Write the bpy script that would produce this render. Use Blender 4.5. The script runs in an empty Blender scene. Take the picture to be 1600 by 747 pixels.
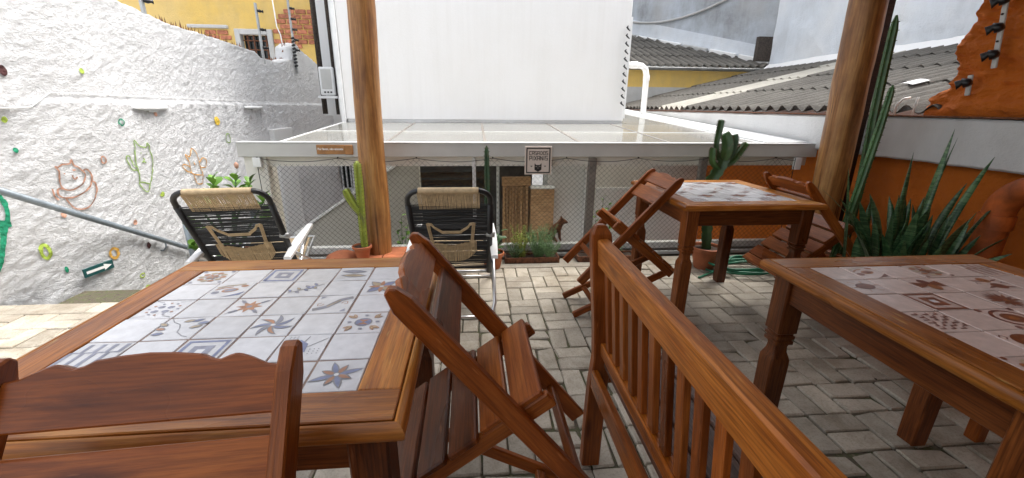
import bpy, bmesh, math, random, json
from mathutils import Vector, Matrix, noise
random.seed(7)
sc = bpy.context.scene
C = sc.collection
R = math.radians
# ---------------------------------------------------------------- camera, sky, sun, exposure
cd = bpy.data.cameras.new('camera'); cam = bpy.data.objects.new('camera', cd); C.objects.link(cam)
cd.sensor_width = 36; cd.lens = 14.636; cd.clip_start = .02; cd.clip_end = 200
YAW, PIT, ROL = .088, .3076, .0102
fw = Vector((math.sin(YAW)*math.cos(PIT), math.cos(YAW)*math.cos(PIT), -math.sin(PIT)))
r0 = Vector((math.cos(YAW), -math.sin(YAW), 0)); u0 = r0.cross(fw)
rt = r0*math.cos(ROL) + u0*math.sin(ROL); up = -r0*math.sin(ROL) + u0*math.cos(ROL)
M = Matrix((rt, up, -fw)).transposed().to_4x4(); M.translation = (0, 0, 1.276)
cam.matrix_world = M; sc.camera = cam
w = bpy.data.worlds.new('World'); sc.world = w; w.use_nodes = True
SUN_EL, SUN_AZ = R(62), R(78)            # azimuth clockwise from +Y: a veiled sun, high to the right of the view
sky = w.node_tree.nodes.new('ShaderNodeTexSky'); sky.sky_type = 'NISHITA'; sky.sun_disc = False
sky.sun_elevation = SUN_EL; sky.sun_rotation = SUN_AZ; sky.dust_density = 4; sky.air_density = 1.0; sky.ozone_density = .6
bg = w.node_tree.nodes['Background']; bg.inputs[1].default_value = .15
hs_ = w.node_tree.nodes.new('ShaderNodeHueSaturation'); hs_.inputs['Saturation'].default_value = .25   # veiled, whitish sky
w.node_tree.links.new(sky.outputs[0], hs_.inputs['Color']); w.node_tree.links.new(hs_.outputs[0], bg.inputs[0])
sl = bpy.data.lights.new('sun', 'SUN'); sl.energy = .95; sl.angle = R(40); sl.color = (1, .95, .87)
so = bpy.data.objects.new('sun', sl); C.objects.link(so)
sd = Vector((math.sin(SUN_AZ)*math.cos(SUN_EL), math.cos(SUN_AZ)*math.cos(SUN_EL), math.sin(SUN_EL)))
so.rotation_euler = sd.to_track_quat('Z', 'Y').to_euler(); so.location = (0, -4, 9)
sc.view_settings.view_transform = 'Standard'; sc.view_settings.look = 'None'
sc.view_settings.exposure = 1.76; sc.view_settings.gamma = 1
try:
    sc.cycles.max_bounces = 8; sc.cycles.transparent_max_bounces = 16; sc.cycles.use_denoising = True
except Exception: pass

# ---------------------------------------------------------------- materials
def nodes(name):
    m = bpy.data.materials.new(name); m.use_nodes = True
    nt = m.node_tree; return m, nt, nt.nodes['Principled BSDF'], nt.links.new
def rgb(c): return (c[0], c[1], c[2], 1)
def ramp(nt, stops):
    r = nt.nodes.new('ShaderNodeValToRGB'); e = r.color_ramp.elements
    while len(e) < len(stops): e.new(.5)
    for i, (p, c) in enumerate(stops): e[i].position = p; e[i].color = rgb(c)
    return r
def mathn(nt, op, a=None, b=None):
    n = nt.nodes.new('ShaderNodeMath'); n.operation = op
    for i, q in enumerate((a, b)):
        if q is None: continue
        if isinstance(q, (int, float)): n.inputs[i].default_value = q
        else: nt.links.new(q, n.inputs[i])
    return n.outputs[0]
def coords(nt, scale=(1, 1, 1), rnd=True, world=False):
    """object (or world) position, scaled, shifted by a number of each object's own"""
    if world:
        src = nt.nodes.new('ShaderNodeNewGeometry').outputs['Position']
    else:
        src = nt.nodes.new('ShaderNodeTexCoord').outputs['Object']
    mp = nt.nodes.new('ShaderNodeMapping'); mp.inputs['Scale'].default_value = scale
    nt.links.new(src, mp.inputs['Vector'])
    if rnd and not world:
        oi = nt.nodes.new('ShaderNodeObjectInfo')
        cb = nt.nodes.new('ShaderNodeCombineXYZ')
        v = mathn(nt, 'MULTIPLY', oi.outputs['Random'], 37.)
        for i in range(3): nt.links.new(v, cb.inputs[i])
        nt.links.new(cb.outputs[0], mp.inputs['Location'])
    return mp.outputs[0]
def noisen(nt, vec, scale, detail=5, rough=.55, dist=0):
    n = nt.nodes.new('ShaderNodeTexNoise'); n.inputs['Scale'].default_value = scale
    n.inputs['Detail'].default_value = detail; n.inputs['Roughness'].default_value = rough
    n.inputs['Distortion'].default_value = dist; nt.links.new(vec, n.inputs['Vector']); return n.outputs[0]
def bumpn(nt, bsdf, h, strength=.3, dist=.01):
    b = nt.nodes.new('ShaderNodeBump'); b.inputs['Strength'].default_value = strength; b.inputs['Distance'].default_value = dist
    nt.links.new(h, b.inputs['Height']); nt.links.new(b.outputs[0], bsdf.inputs['Normal'])
def mixc(nt, fac, a, b, mode='MIX'):
    n = nt.nodes.new('ShaderNodeMix'); n.data_type = 'RGBA'; n.blend_type = mode
    if isinstance(fac, (int, float)): n.inputs[0].default_value = fac
    else: nt.links.new(fac, n.inputs[0])
    for i, q in ((6, a), (7, b)):
        if isinstance(q, tuple): n.inputs[i].default_value = rgb(q)
        else: nt.links.new(q, n.inputs[i])
    return n.outputs[2]
def rndval(nt, col, amount):
    """each object a little lighter or darker"""
    oi = nt.nodes.new('ShaderNodeObjectInfo')
    v = mathn(nt, 'ADD', mathn(nt, 'MULTIPLY', oi.outputs['Random'], 2*amount), 1-amount)
    hs = nt.nodes.new('ShaderNodeHueSaturation'); nt.links.new(v, hs.inputs['Value']); nt.links.new(col, hs.inputs['Color'])
    return hs.outputs[0]
def plain(name, c, rough=.5, metal=0, var=.12, scale=8, bump=0, bscale=60, world=False, stops=None, rnd=0):
    m, nt, b, ln = nodes(name)
    v = coords(nt, world=world); n = noisen(nt, v, scale, 6, .6)
    d = tuple(max(0, x*(1-var*1.6)) for x in c); l = tuple(min(1, x*(1+var)) for x in c)
    r = ramp(nt, stops or [(.3, d), (.7, l)]); ln(n, r.inputs[0])
    col = r.outputs[0]
    if rnd: col = rndval(nt, col, rnd)
    ln(col, b.inputs['Base Color']); b.inputs['Roughness'].default_value = rough; b.inputs['Metallic'].default_value = metal
    if bump: bumpn(nt, b, noisen(nt, v, bscale, 5, .65), bump)
    return m
def wood(name, dark, mid, light, rough=.38, coat=.25, var=.24, fine=1.):
    m, nt, b, ln = nodes(name)
    v = coords(nt, (1.3, 11, 11)); n1 = noisen(nt, v, 2.4, 6, .6, 1.1)
    v2 = coords(nt, (5, 130, 130)); n2 = noisen(nt, v2, 1.6, 3, .6)
    v3 = coords(nt, (1, 2, 2)); n3 = noisen(nt, v3, 2.2, 3, .5)
    r = ramp(nt, [(.28, dark), (.5, mid), (.74, light)])
    oi2 = nt.nodes.new('ShaderNodeObjectInfo'); sh_ = mathn(nt, 'MULTIPLY', mathn(nt, 'SUBTRACT', mathn(nt, 'FRACT', mathn(nt, 'MULTIPLY', oi2.outputs['Random'], 7.3)), .5), .20)
    ln(mathn(nt, 'ADD', sh_, mathn(nt, 'ADD', mathn(nt, 'MULTIPLY', n1, .66), mathn(nt, 'MULTIPLY', n3, .34))), r.inputs[0])
    fr = ramp(nt, [(.38, (.42, .36, .32)), (.60, (1.12, 1.1, 1.08))]); ln(n2, fr.inputs[0])
    col = mixc(nt, .75*fine, r.outputs[0], fr.outputs[0], 'MULTIPLY')
    vk = nt.nodes.new('ShaderNodeTexVoronoi'); vk.inputs['Scale'].default_value = 1.; ln(coords(nt, (2.2, 9, 9)), vk.inputs['Vector'])
    kr = ramp(nt, [(.05, (.30, .22, .18)), (.16, (1, 1, 1))]); ln(vk.outputs['Distance'], kr.inputs[0]); col = mixc(nt, .8, col, kr.outputs[0], 'MULTIPLY')
    ns = noisen(nt, coords(nt, (9, 60, 60)), 1.3, 2, .4); sr = ramp(nt, [(.70, (0, 0, 0)), (.78, (1, 1, 1))]); ln(ns, sr.inputs[0])
    col = mixc(nt, mathn(nt, 'MULTIPLY', sr.outputs[0], .35), col, tuple(min(.7, x*1.6+.05) for x in light))
    ln(rndval(nt, col, var), b.inputs['Base Color'])
    rr = ramp(nt, [(.3, (max(.12, rough-.16),)*3), (.7, (rough+.2,)*3)]); ln(n3, rr.inputs[0]); ln(rr.outputs[0], b.inputs['Roughness'])
    b.inputs['Coat Weight'].default_value = coat; b.inputs['Coat Roughness'].default_value = .3; b.inputs['Specular IOR Level'].default_value = .24
    bumpn(nt, b, mathn(nt, 'ADD', n2, mathn(nt, 'MULTIPLY', n1, .6)), .22, .004)
    return m
MT = {}
MT['chair_wood'] = wood('varnished_reddish_wood', (.10, .022, .003), (.25, .064, .010), (.40, .125, .024), .36, .15, .22, .6)
MT['table_wood'] = wood('varnished_golden_wood', (.19, .052, .007), (.42, .145, .022), (.62, .30, .07), .34, .2, .2, .75)
MT['leg_wood'] = wood('dark_red_brown_wood', (.05, .012, .003), (.135, .036, .007), (.23, .072, .016), .38, .15)
MT['bench_wood'] = wood('worn_amber_wood', (.16, .036, .004), (.37, .105, .012), (.54, .19, .03), .38, .15)
MT['seat_wood'] = wood('worn_brown_seat_wood', (.07, .034, .022), (.15, .082, .058), (.24, .15, .12), .45, .15)
MT['slat_wood'] = wood('bare_pine', (.36, .21, .105), (.52, .33, .175), (.62, .42, .25), .6, 0)
MT['rafter_wood'] = wood('roof_wood', (.12, .065, .034), (.22, .125, .07), (.30, .18, .10), .6, 0)
MT['dark_post_wood'] = wood('dark_brown_post', (.018, .009, .006), (.03, .014, .009), (.05, .024, .016), .6, 0)
def logmat():
    m, nt, b, ln = nodes('peeled_log')
    v = coords(nt, (7, 7, .7), False); n1 = noisen(nt, v, 2.4, 6, .62, .8)
    r = ramp(nt, [(.25, (.13, .045, .010)), (.42, (.25, .105, .026)), (.55, (.37, .175, .05)), (.75, (.48, .27, .095))]); ln(n1, r.inputs[0])
    v2 = coords(nt, (40, 40, .55), False); n2 = noisen(nt, v2, 1.2, 3, .5)
    cr = ramp(nt, [(.30, (.25, .17, .11)), (.36, (1, 1, 1))]); ln(n2, cr.inputs[0])
    vo = nt.nodes.new('ShaderNodeTexVoronoi'); vo.inputs['Scale'].default_value = 1.0
    ln(coords(nt, (4, 4, 1.7), False), vo.inputs['Vector'])
    kn = ramp(nt, [(.035, (.2, .12, .08)), (.11, (1, 1, 1))]); ln(vo.outputs['Distance'], kn.inputs[0])
    c = mixc(nt, .8, r.outputs[0], cr.outputs[0], 'MULTIPLY'); c = mixc(nt, .85, c, kn.outputs[0], 'MULTIPLY')
    v4 = coords(nt, (55, 55, 3), False); n4 = noisen(nt, v4, 1.5, 5, .7); f4 = ramp(nt, [(.35, (.6, .55, .5)), (.62, (1.12, 1.1, 1.05))]); ln(n4, f4.inputs[0])
    n5 = noisen(nt, coords(nt, (2, 2, 1.1), False), 2.2, 5, .65); f5 = ramp(nt, [(.35, (.62, .55, .5)), (.6, (1.1, 1.1, 1.1))]); ln(n5, f5.inputs[0])
    c = mixc(nt, .7, c, f4.outputs[0], 'MULTIPLY'); c = mixc(nt, .8, c, f5.outputs[0], 'MULTIPLY')
    ln(c, b.inputs['Base Color']); b.inputs['Roughness'].default_value = .5; b.inputs['Coat Weight'].default_value = .08
    bumpn(nt, b, mathn(nt, 'ADD', mathn(nt, 'MULTIPLY', n1, .5), cr.outputs[0]), .35, .008); return m
MT['log'] = logmat()
def stucco(name, base, dirt, amount, bump=.6, blo=(.5, .72), tint=None):
    m, nt, b, ln = nodes(name)
    p = coords(nt, world=True)
    n1 = noisen(nt, p, 1.4, 6, .65); n2 = noisen(nt, coords(nt, (1, 1, .3), world=True), 3.5, 6, .7, .4)
    k = mathn(nt, 'MULTIPLY', n1, mathn(nt, 'ADD', n2, .25))
    r = ramp(nt, [(blo[0]*.6, (0, 0, 0)), (blo[1], (1, 1, 1))]); ln(k, r.inputs[0])
    c = mixc(nt, mathn(nt, 'MULTIPLY', r.outputs[0], amount), base, dirt)
    if tint:
        n4 = noisen(nt, p, .8, 4, .6); tr = ramp(nt, [(.45, (0, 0, 0)), (.65, (1, 1, 1))]); ln(n4, tr.inputs[0])
        c = mixc(nt, mathn(nt, 'MULTIPLY', tr.outputs[0], .7), c, tint)
    ln(c, b.inputs['Base Color']); b.inputs['Roughness'].default_value = .75
    n3 = noisen(nt, coords(nt, (1, 1, 1.6), world=True), 34, 8, .75, .3); bumpn(nt, b, n3, bump, .05); return m
MT['white_stucco'] = stucco('rough_white_stucco', (.84, .845, .855), (.42, .42, .42), .5, .85)
def grime(m):
    """grey damp streaks under the ledge and dirt along the foot, each with its own ragged shape"""
    nt = m.node_tree; b = nt.nodes['Principled BSDF']; old = b.inputs['Base Color'].links[0].from_socket
    g = nt.nodes.new('ShaderNodeNewGeometry'); sx = nt.nodes.new('ShaderNodeSeparateXYZ'); nt.links.new(g.outputs['Position'], sx.inputs[0])
    def band(sock, a, b_, c, d):
        u = nt.nodes.new('ShaderNodeMapRange'); v = nt.nodes.new('ShaderNodeMapRange')
        for q, (e, f) in ((u, (a, b_)), (v, (d, c))):
            q.interpolation_type = 'SMOOTHSTEP'; q.inputs[1].default_value = min(e, f); q.inputs[2].default_value = max(e, f)
            if e > f: q.inputs[3].default_value, q.inputs[4].default_value = 1, 0
            nt.links.new(sock, q.inputs[0])
        return mathn(nt, 'MULTIPLY', u.outputs[0], v.outputs[0])
    n1 = noisen(nt, coords(nt, (1, 2.4, 1.2), world=True), 4, 8, .75, .5); r1 = ramp(nt, [(.44, (0, 0, 0)), (.62, (1, 1, 1))]); nt.links.new(n1, r1.inputs[0])
    k = mathn(nt, 'MULTIPLY', band(sx.outputs[2], .80, 1.26, 1.30, 1.34), band(sx.outputs[1], 3.9, 5.2, 5.6, 6.8))
    k2 = band(sx.outputs[2], -.5, -.05, .05, .22)
    k = mathn(nt, 'MULTIPLY', mathn(nt, 'MULTIPLY', mathn(nt, 'ADD', k, mathn(nt, 'MULTIPLY', k2, .5)), r1.outputs[0]), .62)
    nt.links.new(mixc(nt, k, old, (.20, .20, .205)), b.inputs['Base Color'])
grime(MT['white_stucco'])
def streaks(m, col, k):
    nt = m.node_tree; b = nt.nodes['Principled BSDF']; old = b.inputs['Base Color'].links[0].from_socket
    a = noisen(nt, coords(nt, (7, 7, .22), world=True), 1.6, 6, .7, .2); c = noisen(nt, coords(nt, (.8, .8, .8), world=True), 1.1, 4, .6)
    r_ = ramp(nt, [(.50, (0, 0, 0)), (.72, (1, 1, 1))]); nt.links.new(mathn(nt, 'ADD', mathn(nt, 'MULTIPLY', a, .6), mathn(nt, 'MULTIPLY', c, .45)), r_.inputs[0])
    nt.links.new(mixc(nt, mathn(nt, 'MULTIPLY', r_.outputs[0], k), old, col), b.inputs['Base Color'])
MT['orange_stucco'] = stucco('rough_orange_stucco', (.80, .20, .012), (.44, .10, .012), .45, .8)
MT['white_plaster'] = stucco('smooth_white_plaster', (.75, .75, .745), (.66, .64, .60), .32, .08)
streaks(MT['white_plaster'], (.58, .57, .54), .22)
MT['grey_plaster'] = stucco('grey_plaster', (.80, .80, .785), (.46, .45, .43), .4, .1)
MT['shaded_beige_plaster'] = stucco('shaded_beige_plaster', (.47, .45, .40), (.36, .33, .29), .4, .1)  # darker beige: shade of the parapet's side put into the colour
MT['beige_plaster'] = stucco('beige_plaster', (.78, .76, .70), (.36, .33, .29), .4, .1)
MT['yellow_plaster'] = stucco('flaking_yellow_plaster', (.66, .45, .12), (.36, .27, .15), .85, .35, tint=(.68, .50, .20))
MT['pale_blue_plaster'] = stucco('pale_blue_plaster', (.68, .73, .79), (.42, .44, .46), .75, .5, (.42, .68), tint=(.76, .78, .80))
MT['old_blue_plaster'] = stucco('streaked_blue_grey_plaster', (.50, .55, .61), (.20, .20, .20), 1.0, .45, (.34, .62), tint=(.40, .40, .40))
MT['beam_cement'] = stucco('pale_cement', (.60, .60, .59), (.34, .33, .31), .75, .3, tint=(.66, .67, .68))
MT['cement'] = stucco('raw_cement', (.46, .46, .45), (.26, .25, .23), .8, .3, tint=(.56, .57, .58))
MT['paving_bed'] = plain('dirty_joint_sand', (.11, .095, .075), .95, var=.35, scale=30, bump=.4, world=True, stops=[(.3, (.045, .038, .028)), (.45, (.11, .09, .065)), (.56, (.075, .085, .035)), (.74, (.21, .17, .12))])
def paver():
    m, nt, b, ln = nodes('concrete_paver')
    p = coords(nt, world=True); n1 = noisen(nt, p, 7, 6, .65); n2 = noisen(nt, p, 120, 3, .6); n0 = noisen(nt, p, .9, 3, .5)
    r = ramp(nt, [(.28, (.28, .245, .19)), (.5, (.43, .385, .315)), (.75, (.53, .485, .41))])
    ln(mathn(nt, 'ADD', mathn(nt, 'MULTIPLY', n1, .75), mathn(nt, 'MULTIPLY', n0, .25)), r.inputs[0])
    g = nt.nodes.new('ShaderNodeNewGeometry'); oi = nt.nodes.new('ShaderNodeObjectInfo')
    rv = mathn(nt, 'FRACT', mathn(nt, 'ADD', g.outputs['Random Per Island'], oi.outputs['Random']))
    hs = nt.nodes.new('ShaderNodeHueSaturation'); ln(mathn(nt, 'ADD', mathn(nt, 'MULTIPLY', rv, .36), .82), hs.inputs['Value']); ln(r.outputs[0], hs.inputs['Color'])
    sp = ramp(nt, [(.36, (.62, .6, .56)), (.5, (1, 1, 1))]); ln(n2, sp.inputs[0])
    n7 = noisen(nt, p, 2.6, 7, .72, .6); st_ = ramp(nt, [(.36, (.66, .62, .56)), (.50, (1, 1, 1))]); ln(n7, st_.inputs[0])
    ln(mixc(nt, .75, mixc(nt, .5, hs.outputs[0], sp.outputs[0], 'MULTIPLY'), st_.outputs[0], 'MULTIPLY'), b.inputs['Base Color']); b.inputs['Roughness'].default_value = .72
    bumpn(nt, b, mathn(nt, 'ADD', n2, mathn(nt, 'MULTIPLY', n1, 1.2)), .3, .006); return m
MT['paver'] = paver()
MT['tile'] = plain('white_glazed_tile', (.67, .672, .69), .24, var=.07, scale=30, bump=.10, bscale=45, rnd=.10)
MT['warm_tile'] = plain('pinkish_glazed_tile', (.66, .53, .48), .24, var=.09, scale=30, bump=.10, bscale=45, rnd=.10)
MT['grout'] = plain('brown_grout', (.30, .215, .175), .9, var=.3)
for k, c in dict(print_blue=(.20, .23, .38), print_slate=(.26, .27, .34), print_terra=(.42, .20, .11), print_sand=(.42, .33, .22), print_grey=(.24, .24, .26), print_wine=(.15, .04, .025), print_brown=(.20, .055, .018), print_ochre=(.34, .12, .03)).items():
    MT[k] = plain(k, c, .32, var=.2, scale=30)
for k, c in dict(brown=(.36, .17, .10), green=(.22, .36, .06), orange=(.62, .30, .03), teal=(.01, .25, .13), lime=(.36, .50, .03), ochre=(.62, .33, .02), maroon=(.06, .016, .016), yellow=(.72, .48, .01), peach=(.62, .33, .22)).items():
    MT['paint_'+k] = plain('wall_paint_'+k, tuple(q*.92+.08*.62 for q in c) if k not in ('maroon', 'teal') else c, .8, var=.25, scale=40, bump=.3)
MT['terracotta'] = plain('terracotta', (.40, .125, .05), .7, var=.25, scale=9, bump=.15)
MT['soil'] = plain('potting_soil', (.05, .03, .02), .95, var=.5, scale=60, bump=.8)
MT['white_metal'] = plain('white_painted_metal', (.74, .75, .75), .35, var=.06)
MT['fascia'] = plain('pale_grey_fascia', (.52, .52, .50), .45, var=.07, scale=3)
MT['taupe_metal'] = plain('taupe_painted_metal', (.24, .215, .19), .5, var=.12)
MT['grey_metal'] = plain('blue_grey_painted_steel', (.22, .26, .29), .38, .2, var=.15, scale=12)
MT['aluminium'] = plain('brushed_aluminium', (.72, .73, .74), .28, .9, var=.08)
MT['black_plastic'] = plain('black_plastic', (.012, .012, .013), .35, var=.2)
MT['black_cord'] = plain('black_cord', (.009, .009, .010), .42, var=.25)
MT['beige_cord'] = plain('beige_cord', (.55, .41, .24), .6, var=.15, scale=40)
MT['white_plastic'] = plain('white_plastic', (.80, .80, .79), .4, var=.04)
MT['net_cord'] = plain('dark_net_cord', (.012, .013, .014), .7, var=.2)
MT['galvanised'] = plain('galvanised_steel', (.40, .41, .41), .4, .6, var=.15)
MT['dark_steel'] = plain('dark_rusty_steel', (.07, .055, .045), .7, .3, var=.4, scale=40)
MT['rust'] = plain('rust', (.17, .065, .03), .85, var=.5, scale=30, bump=.4)
MT['brick'] = plain('raw_red_brick', (.42, .16, .09), .9, var=.3, scale=20, bump=.5, rnd=.2)
MT['orange_pipe'] = plain('orange_painted_pipe', (.46, .10, .013), .6, var=.35, scale=7, bump=.35, bscale=40)
MT['dark_glass'] = plain('dark_window_glass', (.02, .024, .024), .08, var=.4, scale=2)
MT['interior'] = plain('dim_interior', (.26, .24, .21), .9, var=.3)
MT['sign_board'] = plain('cream_sign_board', (.66, .58, .52), .5, var=.05)
MT['ink'] = plain('black_ink', (.012, .011, .011), .5, var=.1)
MT['sign_green'] = plain('dark_green_sign', (.012, .075, .075), .4, var=.1)
MT['plaque'] = plain('light_brown_plaque', (.34, .16, .05), .5, var=.2, scale=20)
MT['hose'] = plain('green_hose', (.010, .16, .085), .35, var=.2)
MT['mottled_brown'] = plain('mottled_brown_surface', (.20, .085, .03), .85, var=.5, scale=50, bump=.5, stops=[(.35, (.05, .022, .012)), (.55, (.19, .075, .03)), (.7, (.28, .12, .05))])
MT['fibre_cement'] = stucco('weathered_fibre_cement', (.17, .155, .135), (.04, .036, .03), .95, .6, (.36, .58))
def valley_shade(m, dark, k):  # trough dirt and the corrugation's shading stripes, both painted into the colour
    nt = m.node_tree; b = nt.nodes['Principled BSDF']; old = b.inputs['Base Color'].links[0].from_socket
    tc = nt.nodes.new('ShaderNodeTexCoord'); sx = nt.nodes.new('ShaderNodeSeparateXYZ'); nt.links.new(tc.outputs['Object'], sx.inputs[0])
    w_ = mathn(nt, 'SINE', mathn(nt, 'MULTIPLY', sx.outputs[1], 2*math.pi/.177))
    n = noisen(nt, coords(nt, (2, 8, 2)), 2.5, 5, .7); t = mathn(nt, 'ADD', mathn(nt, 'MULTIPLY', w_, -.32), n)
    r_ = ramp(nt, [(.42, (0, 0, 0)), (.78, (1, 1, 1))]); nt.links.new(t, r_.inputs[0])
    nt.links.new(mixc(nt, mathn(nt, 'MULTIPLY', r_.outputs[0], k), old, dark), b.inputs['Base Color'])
MT['fibre_cement'] = stucco('lichened_shaded_fibre_cement', (.125, .115, .098), (.055, .049, .041), .85, .6, (.4, .62)); valley_shade(MT['fibre_cement'], (.03, .027, .022), .92)
MT['pale_sheet'] = stucco('pale_roof_sheet', (.40, .38, .33), (.20, .19, .16), .7, .3)
MT['litter'] = plain('dry_litter', (.52, .46, .38), .8, var=.2)
def rndleaf(name, c1, c2, rough=.4, bands=None, scars=None):
    m, nt, b, ln = nodes(name)
    n = noisen(nt, coords(nt, (1, 1, 1)), 12, 4, .6); r = ramp(nt, [(.3, c1), (.7, c2)]); ln(n, r.inputs[0]); c = r.outputs[0]
    if bands:
        nb = noisen(nt, coords(nt, (5, 5, 55)), 1.4, 4, .65, 1.0); rb = ramp(nt, [(.47, (0, 0, 0)), (.56, (1, 1, 1))]); ln(nb, rb.inputs[0])
        c = mixc(nt, mathn(nt, 'MULTIPLY', rb.outputs[0], .8), c, bands)
    if scars:
        ns = noisen(nt, coords(nt, (1, 1, .5)), 16, 7, .75, .5); rs2 = ramp(nt, [(.56, (0, 0, 0)), (.66, (1, 1, 1))]); ln(ns, rs2.inputs[0]); c = mixc(nt, mathn(nt, 'MULTIPLY', rs2.outputs[0], .75), c, scars)
        bumpn(nt, b, ns, .4, .006)
    ln(rndval(nt, c, .28), b.inputs['Base Color']); b.inputs['Roughness'].default_value = rough
    try: b.inputs['Subsurface Weight'].default_value = 0
    except Exception: pass
    return m
MT['snake_leaf'] = rndleaf('banded_snake_plant_leaf', (.011, .042, .014), (.026, .085, .027), .34, (.10, .18, .075))
MT['bright_leaf'] = rndleaf('bright_green_leaf', (.09, .22, .03), (.19, .36, .05), .4)
MT['herb_leaf'] = rndleaf('grey_green_herb', (.07, .15, .05), (.16, .27, .11), .6)
MT['yellow_herb'] = rndleaf('yellow_green_herb', (.16, .22, .03), (.30, .34, .06), .6)
MT['cactus_bright'] = rndleaf('yellow_green_cactus', (.16, .21, .02), (.30, .36, .05), .45, None, (.13, .12, .06))
MT['cactus_dark'] = rndleaf('dark_green_cactus', (.012, .045, .02), (.03, .09, .032), .45, None, (.13, .12, .06))
MT['cactus_mid'] = rndleaf('mid_green_cactus', (.022, .07, .022), (.06, .15, .042), .42, None, (.13, .12, .06))
MT['spine'] = plain('cactus_rib_edge', (.10, .085, .04), .8)
def glassroof():
    m = bpy.data.materials.new('cream_canopy_glass'); m.use_nodes = True; nt = m.node_tree; nt.nodes.clear(); ln = nt.links.new
    out = nt.nodes.new('ShaderNodeOutputMaterial'); tr = nt.nodes.new('ShaderNodeBsdfTransparent'); tr.inputs[0].default_value = (.95, .95, .9, 1)
    df = nt.nodes.new('ShaderNodeBsdfDiffuse'); gl = nt.nodes.new('ShaderNodeBsdfGlossy'); gl.inputs['Roughness'].default_value = .12
    n = noisen(nt, coords(nt, world=True), 2.5, 5, .6); r = ramp(nt, [(.3, (.78, .76, .68)), (.7, (.86, .85, .79))]); ln(n, r.inputs[0]); ln(r.outputs[0], df.inputs[0])
    m1 = nt.nodes.new('ShaderNodeMixShader'); m1.inputs[0].default_value = .34; ln(tr.outputs[0], m1.inputs[1]); ln(df.outputs[0], m1.inputs[2])
    fr = nt.nodes.new('ShaderNodeFresnel'); fr.inputs[0].default_value = 1.45
    m2 = nt.nodes.new('ShaderNodeMixShader'); ln(fr.outputs[0], m2.inputs[0]); ln(m1.outputs[0], m2.inputs[1]); ln(gl.outputs[0], m2.inputs[2]); ln(m2.outputs[0], out.inputs[0])
    return m
MT['canopy_glass'] = glassroof()
def doorglass():
    m, nt, b, ln = nodes('tinted_door_glass'); b.inputs['Base Color'].default_value = (.02, .025, .025, 1); b.inputs['Roughness'].default_value = .06
    b.inputs['Alpha'].default_value = .4; return m
MT['door_glass'] = doorglass()

# ---------------------------------------------------------------- building helpers
class MB:
    def __init__(s): s.v, s.f, s.m = [], [], []
    def add(s, vs, fs, m=0):
        o = len(s.v); s.v += [tuple(q) for q in vs]; s.f += [tuple(o+i for i in q) for q in fs]; s.m += [m]*len(fs); return s
    def box(s, x0, x1, y0, y1, z0, z1, m=0):
        return s.add([(x0,y0,z0),(x1,y0,z0),(x1,y1,z0),(x0,y1,z0),(x0,y0,z1),(x1,y0,z1),(x1,y1,z1),(x0,y1,z1)],
              [(0,3,2,1),(4,5,6,7),(0,1,5,4),(1,2,6,5),(2,3,7,6),(3,0,4,7)], m)
    def loft(s, secs, caps=True, m=0, closed=True):
        o = len(s.v); n = len(secs[0])
        for q in secs: s.v += [tuple(p) for p in q]
        k = n if closed else n-1
        for i in range(len(secs)-1):
            for j in range(k):
                a, b = o+i*n+j, o+i*n+(j+1) % n
                s.f.append((a, b, b+n, a+n)); s.m.append(m)
        if caps:
            s.f.append(tuple(o+j for j in reversed(range(n)))); s.f.append(tuple(o+(len(secs)-1)*n+j for j in range(n))); s.m += [m, m]
        return s
    def tube(s, pts, r, n=8, caps=True, m=0):
        pts = [Vector(p) for p in pts]; rs = r if isinstance(r, (list, tuple)) else [r]*len(pts)
        secs = []; ref = None
        for i, p in enumerate(pts):
            t = (pts[min(i+1, len(pts)-1)]-pts[max(i-1, 0)]).normalized()
            if ref is None:
                ref = t.orthogonal().normalized()
            ref = (ref - t*ref.dot(t)).normalized(); bi = t.cross(ref)
            secs.append([p+(ref*math.cos(2*math.pi*k/n)+bi*math.sin(2*math.pi*k/n))*rs[i] for k in range(n)])
        return s.loft(secs, caps, m)
    def lathe(s, prof, n=20, c=(0, 0, 0), m=0, caps=False):
        secs = [[(c[0]+r*math.cos(2*math.pi*k/n), c[1]+r*math.sin(2*math.pi*k/n), c[2]+z) for k in range(n)] for r, z in prof]
        return s.loft(secs, caps, m)
    def prism(s, poly, axis, a0, a1, m=0):
        """poly: 2D points in the two other axes (in order), extruded along axis from a0 to a1"""
        def mk(p, a): q = list(p); q.insert(axis, a); return q
        return s.loft([[mk(p, a0) for p in poly], [mk(p, a1) for p in poly]], True, m)
    def build(s, name, mats, parent=None, smooth=False, bevel=0, loc=None, mw=None, angle=None):
        me = bpy.data.meshes.new(name); me.from_pydata(s.v, [], s.f)
        mats = mats if isinstance(mats, (list, tuple)) else [mats]
        for q in mats: me.materials.append(MT[q] if isinstance(q, str) else q)
        me.polygons.foreach_set('material_index', s.m)
        bm = bmesh.new(); bm.from_mesh(me); bmesh.ops.recalc_face_normals(bm, faces=bm.faces)
        if bevel:
            es = [e for e in bm.edges if len(e.link_faces) == 2 and e.calc_face_angle(0) > .6]
            bmesh.ops.bevel(bm, geom=es, offset=bevel, segments=1, affect='EDGES', clamp_overlap=True)
        bm.to_mesh(me); bm.free()
        if smooth:
            me.polygons.foreach_set('use_smooth', [True]*len(me.polygons))
            if angle is not None:
                try: me.set_sharp_from_angle(angle=angle)
                except Exception: pass
        me.update(); o = bpy.data.objects.new(name, me); C.objects.link(o)
        if parent: o.parent = parent
        if loc: o.location = loc
        if mw is not None: o.matrix_local = mw
        return o
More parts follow.
